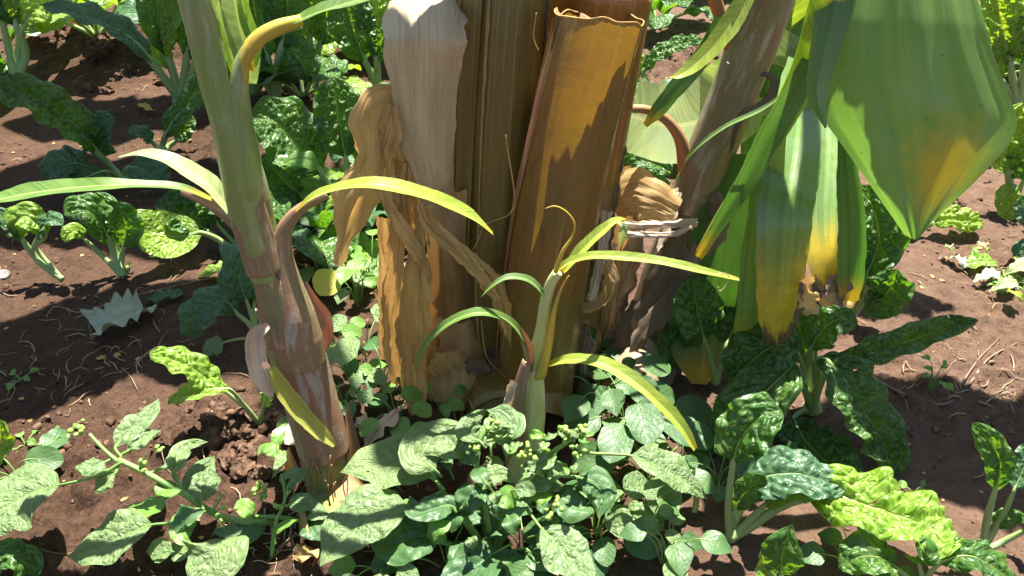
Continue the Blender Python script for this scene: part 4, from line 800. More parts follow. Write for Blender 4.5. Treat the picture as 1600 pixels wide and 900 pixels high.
SD = [(40, 696, 'three leaved seedling nearest the left edge'), (75, 708, 'pair of seedling leaves on dark soil left of the berries'), (100, 684, 'tiny clover like seedling under the berry stem'), (320, 610, 'tiny seedling above the clods'), (1452, 612, 'small upright seedling beside the dry root at right'), (34, 597, 'tiny seedling on the far left shaded soil'), (1425, 775, 'little seedling on dark soil above the lime leaf'), (690, 648, 'fresh pointed seedling left of the small sucker foot')]
for i, (px, py, l) in enumerate(SD): low_weed(px, py, l, 4 if i != 4 else 7, 15 if i != 7 else 26, 'weed_fresh', 'ovate', h=.012 if i not in (4, 7) else .05, seed=80 + i, grp='seedlings on the bare soil', name='seedling', cat='seedling')
# wilted and torn leaves lying on the soil
def ground_leaf(name, label, cat, pts, w, mat, shape='fan', grp=None, dz=.008, **kw):
    P = [gp(a, b, dz + 4 * .004 * math.sin(3.14 * k / (len(pts) - 1))) for k, (a, b) in enumerate(pts)]
    d = dict(n0=(.1, -.2, 1), nu=21, nv=30, fold=10, ruffle=.008, rfreq=3, edge=.25, bub=.002); d.update(kw)
    return tag(blade(name, P, px2m(w / 2, P[1]), MT[mat], None, shape, **d), label, cat, grp)
MT['grey_leaf'] = fibremat('torn_grey_leaf', [(.3, .34, .24), (.36, .4, .3), (.22, .2, .14)], rough=.6, nf=14, blotch=.4, bump=.6, transl=.1)
ground_leaf('torn_leaf', 'torn grey green dead leaf curled on the dark soil at left', 'dead leaf', [(152, 520), (175, 505), (200, 492), (226, 484)], 56, 'grey_leaf', 'full', edge=.14, fold=22, ruffle=.014, rfreq=5, curl=.3, pleat=.004)
ground_leaf('cut_leaf', 'cut green leaf with long stalk lying above the torn grey leaf', 'fallen leaf', [(230, 468), (245, 463), (262, 460), (286, 458)], 22, 'chard_blue')
ground_leaf('cut_leaf', 'bright fallen leaf on soil behind the blue green chard', 'fallen leaf', [(310, 428), (330, 425), (355, 420), (378, 408)], 30, 'chard_young', 'ovate')
ground_leaf('wilted_leaf', 'pale rag on the mound at top left', 'dead leaf', [(38, 62), (50, 55), (65, 48), (85, 45)], 34, 'grey_leaf', 'full', edge=.3)  # pale rag, built as a leaf sheet
ground_leaf('wilted_leaf', 'small yellow fallen leaf in shade under the arching chard', 'dead leaf', [(216, 162), (226, 166), (236, 172), (246, 174)], 12, 'petiole_yellow', 'lance')
for i, (a, b, c, d, w_, m_, sh) in enumerate([(1482, 400, 1520, 418, 20, 'grey_leaf', 'fan'), (1500, 415, 1560, 408, 34, 'chard_young', 'ovate'), (1520, 440, 1562, 425, 22, 'grey_leaf', 'lance'), (1545, 455, 1590, 440, 22, 'bleaf_pale', 'lance'), (1570, 430, 1612, 412, 26, 'bleaf_pale', 'fan'), (1490, 395, 1478, 385, 10, 'bleaf_pale', 'lance'), (1545, 395, 1530, 380, 12, 'bleaf_pale', 'lance'), (1575, 455, 1600, 470, 18, 'bleaf_yel', 'lance')]):
    ground_leaf('wilted_leaf', ['pale curled stub at the left of the wilted chard heap', 'largest flat green leaf in the wilted chard heap', 'bleached strip in front of the flat green wilted leaf', 'yellowish wilted strip lowest in the heap', 'pale wilted leaf at the right edge of the heap', 'tiny upright end at the left of the heap', 'short upturned wilted stalk behind the flat leaf', 'thin yellow green leaf end below the heap'][i], 'dead leaf', [(a, b), ((a + c) / 2, (b + d) / 2 - 3), (c, d)], w_, m_, sh, 'wilted chard leaves on the sunlit soil', dz=.012 + .003 * i)
for i, (px, py) in enumerate([(1560, 460), (1572, 452), (1585, 448), (1552, 448), (1565, 440)]): low_weed(px, py, ['lowest tuft of fine green leaves by the wilted heap', 'middle tuft of fine leaves by the wilted heap', 'right tuft of fine leaves by the wilted heap', 'left tuft of fine leaves by the wilted heap', 'rear tuft of fine leaves in the wilted heap'][i], 7, 12, 'weed_fresh', 'lance', h=.02, seed=120 + i, grp='fine leaf tufts by the wilted heap', name='leaf_tuft', cat='weed', ratio=.4)
ground_leaf('dry_leaf_scrap', 'pale curled dry leaf at the foot between sucker and main stem', 'dead leaf', [(570, 702), (590, 672), (612, 655), (622, 640)], 34, 'dry_white', 'lance', dz=.03, fold=35)
ground_leaf('dry_leaf_scrap', 'bleached flap of dry leaf at the left of the sucker foot', 'dead leaf', [(462, 640), (458, 655), (455, 672), (450, 695)], 44, 'dry_white', 'lobe', dz=.05, n0=(-.2, -1, .4))
ground_leaf('dry_leaf_scrap', 'rust coloured dry scrap at the bottom beneath the sucker foot', 'dead leaf', [(455, 875), (475, 866), (490, 858)], 28, 'dry_orange', 'fan', dz=.015)
ground_leaf('dry_leaf_scrap', 'pink tinged dry scrap left of the bright pointed scrap', 'dead leaf', [(552, 665), (570, 658), (586, 657)], 18, 'dry_white', 'lance', dz=.03)
# ================================================================== MAIN BANANA PLANT
def YP(pts, Y):
    n = len(pts); Y = [Y] if np.isscalar(Y) else Y
    return [atY(a, b, float(np.interp(k / (n - 1), np.linspace(0, 1, len(Y)), Y))) for k, (a, b) in enumerate(pts)]
mb = gp(830, 625); YM = 1.24
banana = thing('banana_plant', 'thick brown banana plant with one stem cut off, centre of the bed', 'banana plant', (0.02, YM + .05, 0))
def foot(P, dz=-.05): q = np.array(P[-1]) if False else None
# stem sheaths (paths run from the foot upwards)
def up(pts, Y, ext=None):
    P = YP(pts, Y); 
    if ext is not None: P.append(np.array(ext, float))
    return P
# stem cut open at the top: hollow outer sheath, then an inner ragged sheath shaped to block sun
PA = up([(832, 660), (836, 600), (846, 470), (875, 300), (906, 150), (937, 25)], [1.17, 1.17, 1.19, 1.2])
rA = [px2m(q, PA[min(k, 5)]) for k, q in enumerate([58, 60, 63, 69, 68, 69])]
shell('cut_sheath', PA, rA, [(-172, 178), (-172, 178)], MT['sheath'], banana, nu=84, n=90, wob=.035, thick=0, topcut=.014, flat=1.12)
tube('cut_rim', list(shell.rim[::4]), [.0012, .0016, .001, .0014], MT['dry_tan'], banana, seg=7, n=110, wob=.3, wf=90)
o = shell('inner_sheath_blocker', [PA[2], PA[3], PA[4], PA[5] + np.array([.006, .008, -.012])], [r * .8 for r in rA[2:]], [(-60, 190), (-42, 190), (-36, 200), (-46, 215)], MT['petiole_pink'], banana, nu=40, n=60, wob=.3, thick=.003, topcut=.01)  # pink lip inside the top, extended down unseen to block part of the glow
# front overlapping sheath edge on the cut stem (pinkish free margin on its left)
P2 = [p + np.array([-.0015, -.0025, -.002]) for p in PA]
shell('outer_sheath', P2, [r * 1.0 for r in rA], [(-110, -88), (-108, -76), (-106, -66), (-104, -58)], MT['petiole_pink'], banana, nu=24, n=60, wob=.03, thick=.0025)
# standing stem behind, continued out of view to carry the added shade leaves
top = np.array([-.02, 1.36, 1.75])
PB = up([(785, 660), (775, 560), (765, 430), (768, 300), (776, 130), (784, 0), (790, -80)], [1.27, 1.28, 1.3], top)
rB = [px2m(q, PB[k]) for k, q in enumerate([62, 60, 56, 58, 60, 62, 62])] + [.045]
tube('pseudostem', PB, [r * .93 for r in rB], MT['sheath2'], banana, seg=32, n=70, wob=.05, wf=5)
shell('outer_sheath', [p + np.array([.006, -.006, 0]) for p in PB], rB, [(-30, 95), (-25, 92), (-18, 88), (-12, 85)], MT['sheath2'], banana, nu=34, n=80, wob=.035, thick=.004)
shell('outer_sheath', [p + np.array([-.006, .002, 0]) for p in PB], rB, [(-118, -28), (-115, -24), (-112, -16), (-110, -10)], MT['sheath2'], banana, nu=28, n=80, wob=.035, thick=.004)
def edge_line(P, rad, ang, mat, r=.0022):
    C = spline(P, 70); T, S, N = frames(C, (0, -1, .1)); q = np.interp(np.linspace(0, 1, 70), np.linspace(0, 1, len(rad)), rad)[:, None] + .0012; a = R(ang)
    tube('dry_margin', list(C + S * q * math.sin(a) + N * q * math.cos(a)), [r, r * .6, r * 1.3, r * .5, r], MT[mat], banana, seg=6, n=150, wob=.9, wf=60)
edge_line([p + np.array([.006, -.006, 0]) for p in PB], rB, -22, 'dry_tan'); edge_line([p + np.array([.006, -.006, 0]) for p in PB], rB, 86, 'dry_grey', .003); edge_line([p + np.array([-.006, .002, 0]) for p in PB], rB, -60, 'dry_tan', .0014)
edge_line(PA, rA, 62, 'dry_grey', .0012)  # grey line standing in for the highlight down the stem's right edge
PC = up([(850, 560), (852, 430), (850, 300), (848, 150), (846, 0), (840, -90)], 1.36, np.array([-.01, 1.4, 1.7]))
tube('pseudostem', PC, [px2m(q, PC[0]) for q in [48, 44, 40, 36, 34, 34]] + [.03], MT['sheath'], banana, seg=24, n=50, wob=.05, wf=5)
shell('outer_sheath', [p + np.array([.03, .0, 0]) for p in PC[:5]], [px2m(q, PC[0]) for q in [70, 60, 48, 34, 26]], [(20, 150), (30, 140), (40, 130)], MT['sheath'], banana, nu=24, n=40)
# small cut stump at the top right beside the cut sheath
shell('cut_sheath', up([(868, 560), (880, 430), (903, 300), (922, 180), (941, 60), (955, -14)], 1.31), [px2m(q, PA[0]) for q in (66, 64, 60, 58, 56, 54)], [(-170, 170)], MT['sheath'], banana, nu=40, n=60, thick=.004, topcut=.012)
# swollen brown foot, darkened to stand for the shaded gaps between dry strips
tube('corm', [np.array([.0, 1.27, -.06]), np.array([.0, 1.26, .03]), np.array([0, 1.27, .12])], [.15, .13, .06], MT['foot_shade'], banana, seg=30, n=12, wob=.25, wf=20)
random.seed(5)
def dry(name, pts, Y, w, mat, shape=None, label=None, parent=banana, **kw):
    P = YP(pts, Y); wm = px2m(w / 2, P[len(P) // 2])
    d = dict(nu=33, nv=90, fold=8, ruffle=wm * .15, rfreq=3, edge=.09, upw=0.05, pleat=min(.006, wm * .26), twist=(random.uniform(-12, 12), random.uniform(-25, 25)), curl=random.uniform(-.3, .3)); d.update(kw)
    o = blade(name, P, wm, MT[mat], parent, shape or 'full', **d)
    if label: o['label'] = label
    return o
# the bleached sheath on the left side, ribbed, bent over at the top
dry('dry_sheath', [(663, -18), (664, 20), (664, 58), (664, 110), (666, 200), (676, 280), (690, 340), (702, 400), (712, 470), (716, 540), (716, 640)], [1.27, 1.20, 1.16, 1.158, 1.165, 1.175, 1.185, 1.195, 1.2, 1.205, 1.21], 122, 'dry_pale', label='bleached ribbed sheath with a ragged sunlit top',
    wtab=[(0, .93), (.05, 1), (.15, .94), (.3, .78), (.42, .56), (.52, .52), (.62, .58), (.75, .78), (.88, .92), (1, .95)], curl=-.28, fold=-8, nu=61, nv=140, ruffle=.002, edge=.05, pleat=.0035, twist=(0, 0))
dry('dry_sheath', [(716, 300), (722, 400), (730, 500), (735, 650)], [1.215, 1.21], 110, 'dry_orange', wtab=[(0, .3), (.3, .55), (.6, .9), (1, 1)], curl=-.3, fold=-12, nu=25)
dry('dry_sheath', [(620, 70), (622, 160), (632, 230), (648, 300), (660, 380)], 1.2, 36, 'dry_tan', curl=-.4, wtab=[(0, .05), (.4, .8), (1, 1)])
# folded orange leaf hanging over on the left
dry('dry_leaf', [(640, 150), (612, 150), (590, 158), (579, 180), (578, 215), (576, 250), (560, 290), (548, 320), (541, 350), (534, 385), (526, 415)], [1.2, 1.17, 1.15, 1.15, 1.14], 62, 'dry_orange', label='orange dry leaf folded over and pinched to a tip',
    wtab=[(0, .6), (.15, .8), (.25, .9), (.4, .85), (.5, .72), (.58, 1.15), (.68, 1.2), (.8, .62), (.88, .35), (.95, .4), (1, .25)], curl=-.45, fold=-10, nu=31, nv=90, ruffle=.004, rfreq=6)
dry('dry_leaf', [(612, 165), (606, 205), (600, 245), (604, 285), (612, 320)], 1.16, 38, 'dry_orange', curl=-.4, wtab=[(0, .6), (.3, 1), (.6, .8), (1, .7)])
dry('dry_leaf', [(628, 205), (630, 245), (632, 290), (636, 330), (640, 380)], 1.18, 36, 'dry_orange', curl=-.3)
# hanging strips
dry('dry_strip', [(628, 255), (622, 330), (617, 400), (612, 480), (612, 540), (618, 600)], [1.17, 1.15], 34, 'dry_orange', curl=-.5, wtab=[(0, .5), (.3, .8), (.6, 1), (.85, .9), (1, .4)])
dry('dry_strip', [(662, 330), (652, 400), (648, 450), (645, 520), (645, 600), (656, 668)], [1.14, 1.12, 1.12], 52, 'dry_tan', label='tan strip thickly speckled with dark spots', curl=-.25, wtab=[(0, .3), (.15, .5), (.35, 1), (.6, .98), (.85, .75), (1, .4)], nu=25)
dry('dry_strip', [(598, 298), (612, 330), (638, 370), (660, 405), (672, 450)], [1.12, 1.13], 26, 'dry_orange', curl=-.5, wtab=[(0, .5), (.5, 1), (.85, .8), (1, .2)], label='twisted brown strip crossing in front')
dry('dry_strip', [(656, 318), (668, 350), (700, 378), (745, 418), (775, 450), (795, 500), (806, 560)], [1.13, 1.11, 1.12], 30, 'dry_tan', curl=-.6, fold=30, wtab=[(0, .5), (.2, .9), (.45, 1), (.6, .8), (.8, .9), (1, .4)], label='twisted tan strip slanting down to the right')
dry('dry_strip', [(668, 322), (682, 352), (716, 384), (752, 428), (778, 470)], [1.125, 1.1], 14, 'dry_tan', curl=-.5, fold=25)
dry('dry_strip', [(756, 430), (785, 470), (800, 540), (805, 600)], [1.14], 30, 'dry_tan', curl=-.4)
dry('dry_strip', [(600, 340), (604, 400), (603, 470), (606, 560)], [1.2], 26, 'dry_orange', curl=-.4)
dry('dry_strip', [(668, 540), (660, 580), (665, 640)], [1.18], 40, 'dry_orange')
for k, (a, b) in enumerate([(700, 640), (740, 650), (780, 650), (640, 655), (870, 620), (905, 600)]):
    dry('dry_strip', [(a, b - 90), (a + random.uniform(-6, 6), b - 40), (a + random.uniform(-12, 12), b + 10)], [1.16 + .005 * k], random.uniform(36, 60), random.choice(['dry_orange', 'dry_grey', 'dry_tan']), curl=-.3, wtab=[(0, .6), (.6, 1), (1, .5)], edge=.25)
# brown and grey strips right of the cut stem
for a, Yv, w_, m_ in [([(948, 230), (940, 330), (920, 430), (895, 540), (880, 610)], 1.28, 50, 'dry_grey'), ([(965, 260), (960, 360), (945, 450), (930, 540)], 1.32, 44, 'dry_orange'), ([(930, 395), (955, 430), (940, 470), (905, 480), (880, 478)], 1.24, 22, 'dry_orange'), ([(950, 330), (940, 400), (925, 470)], 1.22, 16, 'dry_white'), ([(962, 380), (955, 420), (962, 440)], 1.2, 8, 'dry_white'),
                     ([(975, 330), (972, 400), (950, 480), (925, 560)], 1.34, 60, 'dry_grey'), ([(900, 440), (905, 500), (890, 560), (880, 620)], 1.26, 46, 'dry_grey')]:
    dry('dry_strip', a, Yv, w_, m_, curl=-.4, nv=50)
dry('dry_sheath', [(955, 320), (985, 305), (1020, 312), (1058, 330)], [1.3, 1.26], 84, 'dry_orange', curl=-.3, pleat=.0025, wtab=[(0, .7), (.4, 1), (1, .5)], label='orange brown dry sheath bent to the right')
dry('dry_strip', [(985, 290), (1010, 300), (1040, 305), (1060, 300)], [1.3, 1.28], 18, 'dry_white', curl=-.5)
dry('dry_strip', [(975, 352), (1010, 352), (1050, 350), (1090, 348)], [1.25], 13, 'dry_white', curl=-.7, label='pale strip lying level between the stems')
dry('dry_strip', [(978, 365), (1020, 366), (1055, 364), (1080, 352)], [1.24], 10, 'dry_white', curl=-.7)
# thin loose threads
for pts in ([(880, 400), (895, 372), (897, 352), (884, 330), (866, 322), (853, 325)],): pass
for pts in ([(790, 210), (800, 330), (772, 345), (745, 355)], [(838, 20), (834, 60), (842, 80)], [(752, 500), (762, 560), (790, 590)], [(735, 395), (745, 380), (752, 360)]):
    tube('dry_thread', YP(pts, 1.13), [.001, .0012, .0006], MT['dry_tan'], banana, seg=5, n=24)
# big unseen leaves added above the frame to cast shadow pools below
def shade_leaf(parent, p0, pts, w, mat='bleaf', tears=0, **kw):
    P = [np.array(p0)] + [np.array(p) for p in pts]
    bs = kw.pop('bs', 2)
    o = blade('shade_leaf_blade', P[bs:], w, MT[mat], parent, wtab=[(0, .35), (.1, .75), (.3, 1), (.7, .95), (.9, .7), (1, .1)], nu=25, nv=90, n0=(0, 0, 1), fold=-14, curl=-.12, ruffle=.03, rfreq=6, edge=.16, **kw)
    st = tube('midrib', P, [.022, .016, .012, .004], MT['petiole_yellow'] if mat == 'x' else MT['sucker'], None, seg=10, n=40)
    st.parent = o
    for v in st.data.vertices: v.co = v.co - Vector(rootloc(o))
    return o
T0 = top
KX, KY = -SUNV[0] / SUNV[2], -SUNV[1] / SUNV[2]
def over(gx, gy, z): return (gx - KX * z, gy - KY * z, z)      # a point whose shadow falls on the ground at gx, gy
shade_leaf(banana, T0, [(-.28, 1.65, 1.98), over(-.4, 1.38, 1.95), over(-.75, 1.38, 1.85), over(-1.05, 1.25, 1.6), over(-1.25, 1.0, 1.3)], .24)
shade_leaf(banana, T0, [(-.3, 1.8, 2.1), over(-.6, 1.95, 2.1), over(-1.0, 1.95, 2.05), over(-1.6, 2.05, 1.6)], .31)
shade_leaf(banana, T0, [(-.25, 2.0, 2.15), over(-.62, 2.5, 2.3), over(-1.0, 2.6, 2.2), over(-1.7, 2.5, 1.8)], .2)

# ================================================================== SMALL CENTRAL SUCKER
sb = gp(825, 735); small = thing('banana_sucker', 'small yellow green banana sucker with thin arching leaves, centre front', 'banana sucker', sb, 'banana suckers beside the main plant')
YS = sb[1]
Ps = YP([(821, 745), (828, 640), (830, 600), (834, 572)], YS); tube('stem', Ps, [px2m(q, Ps[0]) for q in (30, 26, 22, 15)], MT['sucker_young'], small, seg=20, n=30, wob=.08)
shell('sheath', YP([(819, 725), (822, 630), (826, 590), (832, 562)], YS - .01), [px2m(q, Ps[0]) for q in (30, 26, 22, 14)], [(-120, 20), (-110, 0), (-90, -10)], MT['sucker_red'], small, nu=20, n=30, thick=.002)
Pm = YP([(836, 580), (846, 520), (852, 475), (862, 440), (872, 425)], YS); tube('stem', Pm, [px2m(q, Ps[0]) for q in (15, 12, 8.5, 8, 7)], MT['sucker_young'], small, seg=16, n=30, flat=.8)
shell('sheath', [p + np.array([0, -.004, 0]) for p in YP([(838, 580), (853, 520), (860, 480), (872, 445), (885, 425)], YS)], [px2m(q, Ps[0]) for q in (15, 13, 10, 8, 5)], [(-10, 150), (0, 140), (20, 120)], MT['petiole_yellow'], small, nu=16, n=30, thick=.0012)
def strap(parent, pts, Y, w, mat='bleaf_yel', shape='strap', label=None, name='leaf', **kw):
    P = YP(pts, Y); wm = px2m(w / 2, P[len(P) // 2]); d = dict(nu=13, nv=50, fold=22, ruffle=wm * .06, rfreq=3, edge=.03, upw=.6); d.update(kw)
    o = blade(name, P, wm, MT[mat], parent, shape, **d)
    if label: o['label'] = label
    return o
strap(small, [(862, 432), (885, 412), (920, 401), (975, 402), (1040, 410), (1100, 424), (1155, 437)], [YS, YS - .02, YS - .03], 19, wtab=[(0, .5), (.15, .8), (.4, 1), (.75, .9), (.95, .5), (1, .3)], fold=25, label='long nearly level leaf pointing right')
strap(small, [(880, 425), (910, 390), (940, 362), (962, 345), (978, 342)], [YS, YS + .05], 22, fold=30); strap(small, [(960, 346), (972, 352), (973, 368), (968, 386)], YS + .05, 15, shape='lance', mat='bleaf_pale')
strap(small, [(850, 572), (890, 562), (940, 568), (985, 592), (1030, 630), (1065, 668), (1086, 702)], [YS, YS - .05, YS - .07], 27, wtab=[(0, .35), (.15, .7), (.4, 1), (.75, 1), (.93, .7), (1, .35)], mat='bleaf_yel', label='yellow green leaf arching down to the right')
strap(small, [(838, 570), (822, 535), (795, 502), (750, 488), (705, 502), (668, 535), (645, 585)], [YS, YS - .04, YS - .05], 18, wtab=[(0, .5), (.2, .8), (.5, 1), (.8, .7), (1, .1)], mat='bleaf', label='thin dark leaf arching down to the left')
strap(small, [(848, 480), (845, 455), (822, 436), (790, 434), (765, 450), (752, 464)], [YS, YS - .03], 15, mat='bleaf', shape='lance')
strap(small, [(830, 585), (826, 550), (815, 520), (798, 498)], [YS - .015], 20, mat='sucker_red', shape='lance', fold=35, upw=0)
tube('tendril', YP([(868, 425), (880, 392), (895, 368), (897, 348), (884, 330), (866, 322), (852, 326)], YS - .01), [.0038, .003, .0018, .0012, .0008], MT['petiole_yellow'], small, seg=7, n=40)
tube('tendril', YP([(1120, 428), (1136, 428), (1138, 440), (1124, 455), (1122, 448)], YS - .03), [.0006, .0006], MT['dry_white'], small, seg=5, n=24)
dry('dry_sheath', [(800, 700), (798, 660), (800, 625), (810, 600)], YS - .02, 26, 'dry_white', parent=small)
0 and dry('dry_sheath', [(850, 700), (868, 665), (885, 640), (905, 640), (928, 655), (936, 690)], [YS, YS - .03], 16, 'dry_grey', parent=small, curl=-.5)

# ================================================================== LEANING SUCKER ON THE LEFT
lb = gp(528, 812); left = thing('banana_sucker', 'tall leaning banana sucker with mauve green stem on the left', 'banana sucker', lb, 'banana suckers beside the main plant')
YL = .955
def LP(pts, dY=0.0): return YP(pts, [YL + dY, YL + .02 + dY, YL + .04 + dY])
Pl = LP([(530, 830), (520, 770), (503, 690), (476, 590), (450, 500), (430, 430), (402, 350), (386, 270), (368, 200), (360, 150), (356, 130)])
rl = [px2m(q, Pl[4]) for q in (47, 43, 42, 40, 39, 33, 29, 27, 26, 19, 8)]
tube('stem', Pl, rl, MT['sucker'], left, seg=36, n=110, wob=.05, wf=8)
shell('sheath', [p + np.array([0, -.003, 0]) for p in LP([(418, 430), (396, 350), (380, 270), (364, 195), (345, 130), (328, 60), (310, -10), (292, -80)])], [px2m(q, Pl[4]) for q in (24, 28, 29, 28, 26, 26, 25, 23)], [(-105, 45), (-105, 38), (-102, 30), (-95, 40), (-85, 60), (-80, 65)], MT['sucker_green'], left, nu=28, n=110, thick=.002)
# reddish sheath of the right leaf, wrapping the middle of the stem
shell('sheath', [p + np.array([0, -.004, 0]) for p in LP([(470, 560), (456, 490), (444, 430), (440, 385), (446, 352), (462, 330), (484, 314), (512, 300)])], [px2m(q, Pl[4]) for q in (40, 41, 36, 27, 19, 13, 9, 7)], [(-110, 110), (-100, 110), (-20, 108), (-45, 100), (-60, 100), (-60, 105)], MT['sucker_red'], left, nu=34, n=100, thick=.002)
shell('sheath', [p + np.array([0, -.005, 0]) for p in LP([(508, 700), (492, 640), (472, 570), (456, 515), (441, 466)])], [px2m(q, Pl[4]) for q in (44, 44, 44, 43.5, 42)], [(-118, 118), (-115, 115), (-112, 112), (-110, 108), (-100, 100)], MT['sucker_red'], left, nu=48, n=60, thick=.0025, topcut=.012)
shell('sheath', [p + np.array([0, -.004, 0]) for p in LP([(452, 525), (424, 430), (402, 385), (380, 352), (352, 328), (318, 308), (288, 296)])], [px2m(q, Pl[4]) for q in (38, 34, 28, 21, 14, 10, 7)], [(-110, 100), (-110, 100), (-110, 60), (-105, 10), (-95, 60), (-90, 85), (-85, 90)], MT['sucker_red'], left, nu=26, n=90, thick=.002)
shell('sheath', [p + np.array([.003, -.006, 0]) for p in LP([(545, 800), (530, 740), (520, 690), (505, 640)])], [px2m(q, Pl[4]) for q in (46, 47, 44, 42)], [(10, 120), (25, 120), (40, 118), (70, 110)], MT['petiole_pink'], left, nu=24, n=40, thick=.002)
shell('dry_sheath', [p + np.array([-.006, -.006, 0]) for p in LP([(530, 840), (518, 790), (505, 740), (488, 690)])], [px2m(q, Pl[4]) for q in (56, 52, 49, 46)], [(-120, 30), (-110, 40), (-100, 0), (-90, -20)], MT['dry_orange'], left, nu=30, n=40, thick=.002, wob=.1, topcut=.03)
random.seed(11)
for k in range(26):
    a = random.uniform(478, 545); b = random.uniform(700, 790)
    tube('fibre', LP([(a, b), (a + random.uniform(-8, 12), b + 25), (a + random.uniform(-10, 22), b + random.uniform(40, 65))], -.065 + random.uniform(0, .01)), [.0011, .0009, .0005], MT['dry_tan'], left, seg=4, n=8)
def L_strap(pts, Y, w, mat, label=None, **kw): return strap(left, pts, Y, w, mat=mat, label=label, **kw)
shell('sheath', [p + np.array([0, -.0045, 0]) for p in LP([(414, 420), (396, 350), (380, 270), (366, 205), (352, 150)])], [px2m(q, Pl[4]) for q in (26, 30, 31, 29, 27)], [(-60, 110), (-40, 80), (-35, 60), (-30, 10), (-28, -20)], MT['sucker_red'], left, nu=24, n=60, thick=.0012)
# upright rolled leaves at the top
L_strap([(366, 158), (350, 110), (332, 50), (312, 0), (296, -45), (280, -100)], YL + .02, 58, 'bleaf', wtab=[(0, .55), (.2, .8), (.5, .9), (1, .6)], fold=38, upw=0, curl=-.3, nu=21, label='upright leaf rolled lengthways', twist=(20, 10))
L_strap([(362, 152), (356, 95), (338, 35), (322, -10), (300, -100)], YL + .035, 40, 'bleaf_pale', fold=15, upw=0, wtab=[(0, .5), (.3, .9), (1, .6)])
shell('petiole', LP([(376, 140), (380, 95), (404, 60), (434, 42), (472, 31)], -.012), [px2m(q, Pl[4]) for q in (9, 10.5, 10, 9, 7)], [(85, 100), (0, 100), (-80, 100), (-90, 100), (-90, 100)], MT['petiole_yellow'], left, nu=18, n=40, thick=.0015)
L_strap([(392, 130), (388, 90), (376, 50), (368, 10), (362, -50)], YL + .05, 50, 'bleaf_pale', fold=25, upw=.1, wtab=[(0, .4), (.3, .9), (1, .9)]); L_strap([(392, 110), (398, 70), (385, 30), (372, -30)], YL + .035, 26, 'bleaf', fold=30, upw=.1)
# right top leaf: yellow petiole bending over to the right
shell('petiole', [p + np.array([0, -.006, 0]) for p in LP([(392, 330), (386, 250), (379, 180), (376, 125), (382, 92), (402, 62), (432, 44), (470, 32)])], [px2m(q, Pl[4]) for q in (10, 21, 20, 14.5, 12, 10, 9, 8)], [(-40, 110), (-50, 108), (-60, 108), (-50, 120)], MT['sucker_green'], left, nu=20, n=70, thick=.0018)
L_strap([(440, 42), (480, 26), (520, 12), (570, -2), (620, -12), (680, -20)], [YL + .03, YL - .02], 40, 'bleaf', fold=18, wtab=[(0, .4), (.25, .9), (.5, 1), (.9, .5), (1, .1)], upw=.7, label='leaf bending over to the upper right')
# right middle leaf
L_strap([(462, 332), (490, 308), (530, 294), (580, 288), (635, 298), (690, 316), (735, 338), (770, 366)], [YL + .0, YL - .03, YL + .02], 36, 'bleaf_yel', wtab=[(0, .35), (.12, .6), (.3, .7), (.6, 1), (.85, .9), (1, .25)], fold=20, upw=.75, label='yellow green leaf arching right over the dry strips')
# left leaves
L_strap([(330, 312), (285, 294), (230, 289), (160, 290), (90, 296), (30, 305), (-30, 318)], [YL + .0, YL - .04, YL - .02], 46, 'bleaf', wtab=[(0, .25), (.12, .4), (.3, .5), (.6, .9), (.8, 1), (1, .7)], fold=16, upw=.8, label='long leaf reaching to the left edge')
L_strap([(372, 345), (352, 318), (330, 292), (295, 268), (258, 248), (220, 240), (185, 246)], [YL + .01, YL + .04], 44, 'bleaf_pale', wtab=[(0, .4), (.3, .85), (.5, .8), (.7, .6), (.85, .3), (1, .1)], fold=20, upw=.8, label='pale sunlit leaf curling left with a bright green tip')
# spent leaf and bracts lower down
L_strap([(420, 508), (403, 522), (400, 550), (408, 585), (424, 620)], [YL - .05, YL - .06], 36, 'dry_white', wtab=[(0, .3), (.2, .9), (.6, 1), (.85, .7), (1, .2)], fold=22, upw=.15, label='small bleached leaf curling off the stem')
L_strap([(424, 575), (440, 605), (462, 635), (490, 665), (523, 696)], [YL - .055, YL - .065], 30, 'bleaf_spot', wtab=[(0, .5), (.2, .9), (.5, 1), (.8, .85), (1, .3)], fold=20, upw=.1, label='yellow green spotted strap lying down the stem')
L_strap([(478, 440), (490, 470), (508, 500), (512, 530), (506, 555)], YL + .02, 26, 'sucker_red', shape='lance', fold=30, upw=0, label='withered red brown bract on the right side')

# ================================================================== RIGHT SUCKER WITH THE BIG LEAVES
rb = gp(985, 600); right = thing('banana_sucker', 'tall banana sucker on the right carrying the big green leaf', 'banana sucker', rb, 'banana suckers beside the main plant')
YR = 1.38
def RP(pts, dY=0.0): return YP(pts, [YR + dY, YR - .03 + dY, YR - .05 + dY])
Pr = RP([(985, 610), (1010, 520), (1045, 420), (1078, 330), (1110, 240), (1145, 150), (1180, 60), (1205, -10), (1225, -80)]) + [np.array([.55, 1.32, 1.45])]
rr_ = [px2m(q, Pr[3]) for q in (46, 43, 39, 35, 34, 32, 29, 27, 26)] + [.02]
tube('stem', Pr, rr_, MT['sucker_mauve'], right, seg=32, n=90, wob=.06, wf=8)
shell('sheath', [p + np.array([0, -.004, 0]) for p in RP([(1090, 330), (1105, 270), (1130, 200), (1152, 140), (1150, 90)])], [px2m(q, Pr[3]) for q in (34, 36, 33, 27, 14)], [(-110, 40), (-110, 30), (-105, 10), (-100, -20)], MT['sucker_mauve'], right, nu=30, n=50, thick=.002)
shell('sheath', [p + np.array([0, -.004, 0]) for p in RP([(1060, 420), (1075, 360), (1080, 310), (1072, 260), (1062, 215), (1040, 185), (1010, 170), (978, 168)])], [px2m(q, Pr[3]) for q in (38, 34, 26, 18, 13, 9, 7, 6)], [(-120, 60), (-110, 60), (-110, 90)], MT['petiole_pink'], right, nu=24, n=80, thick=.002)
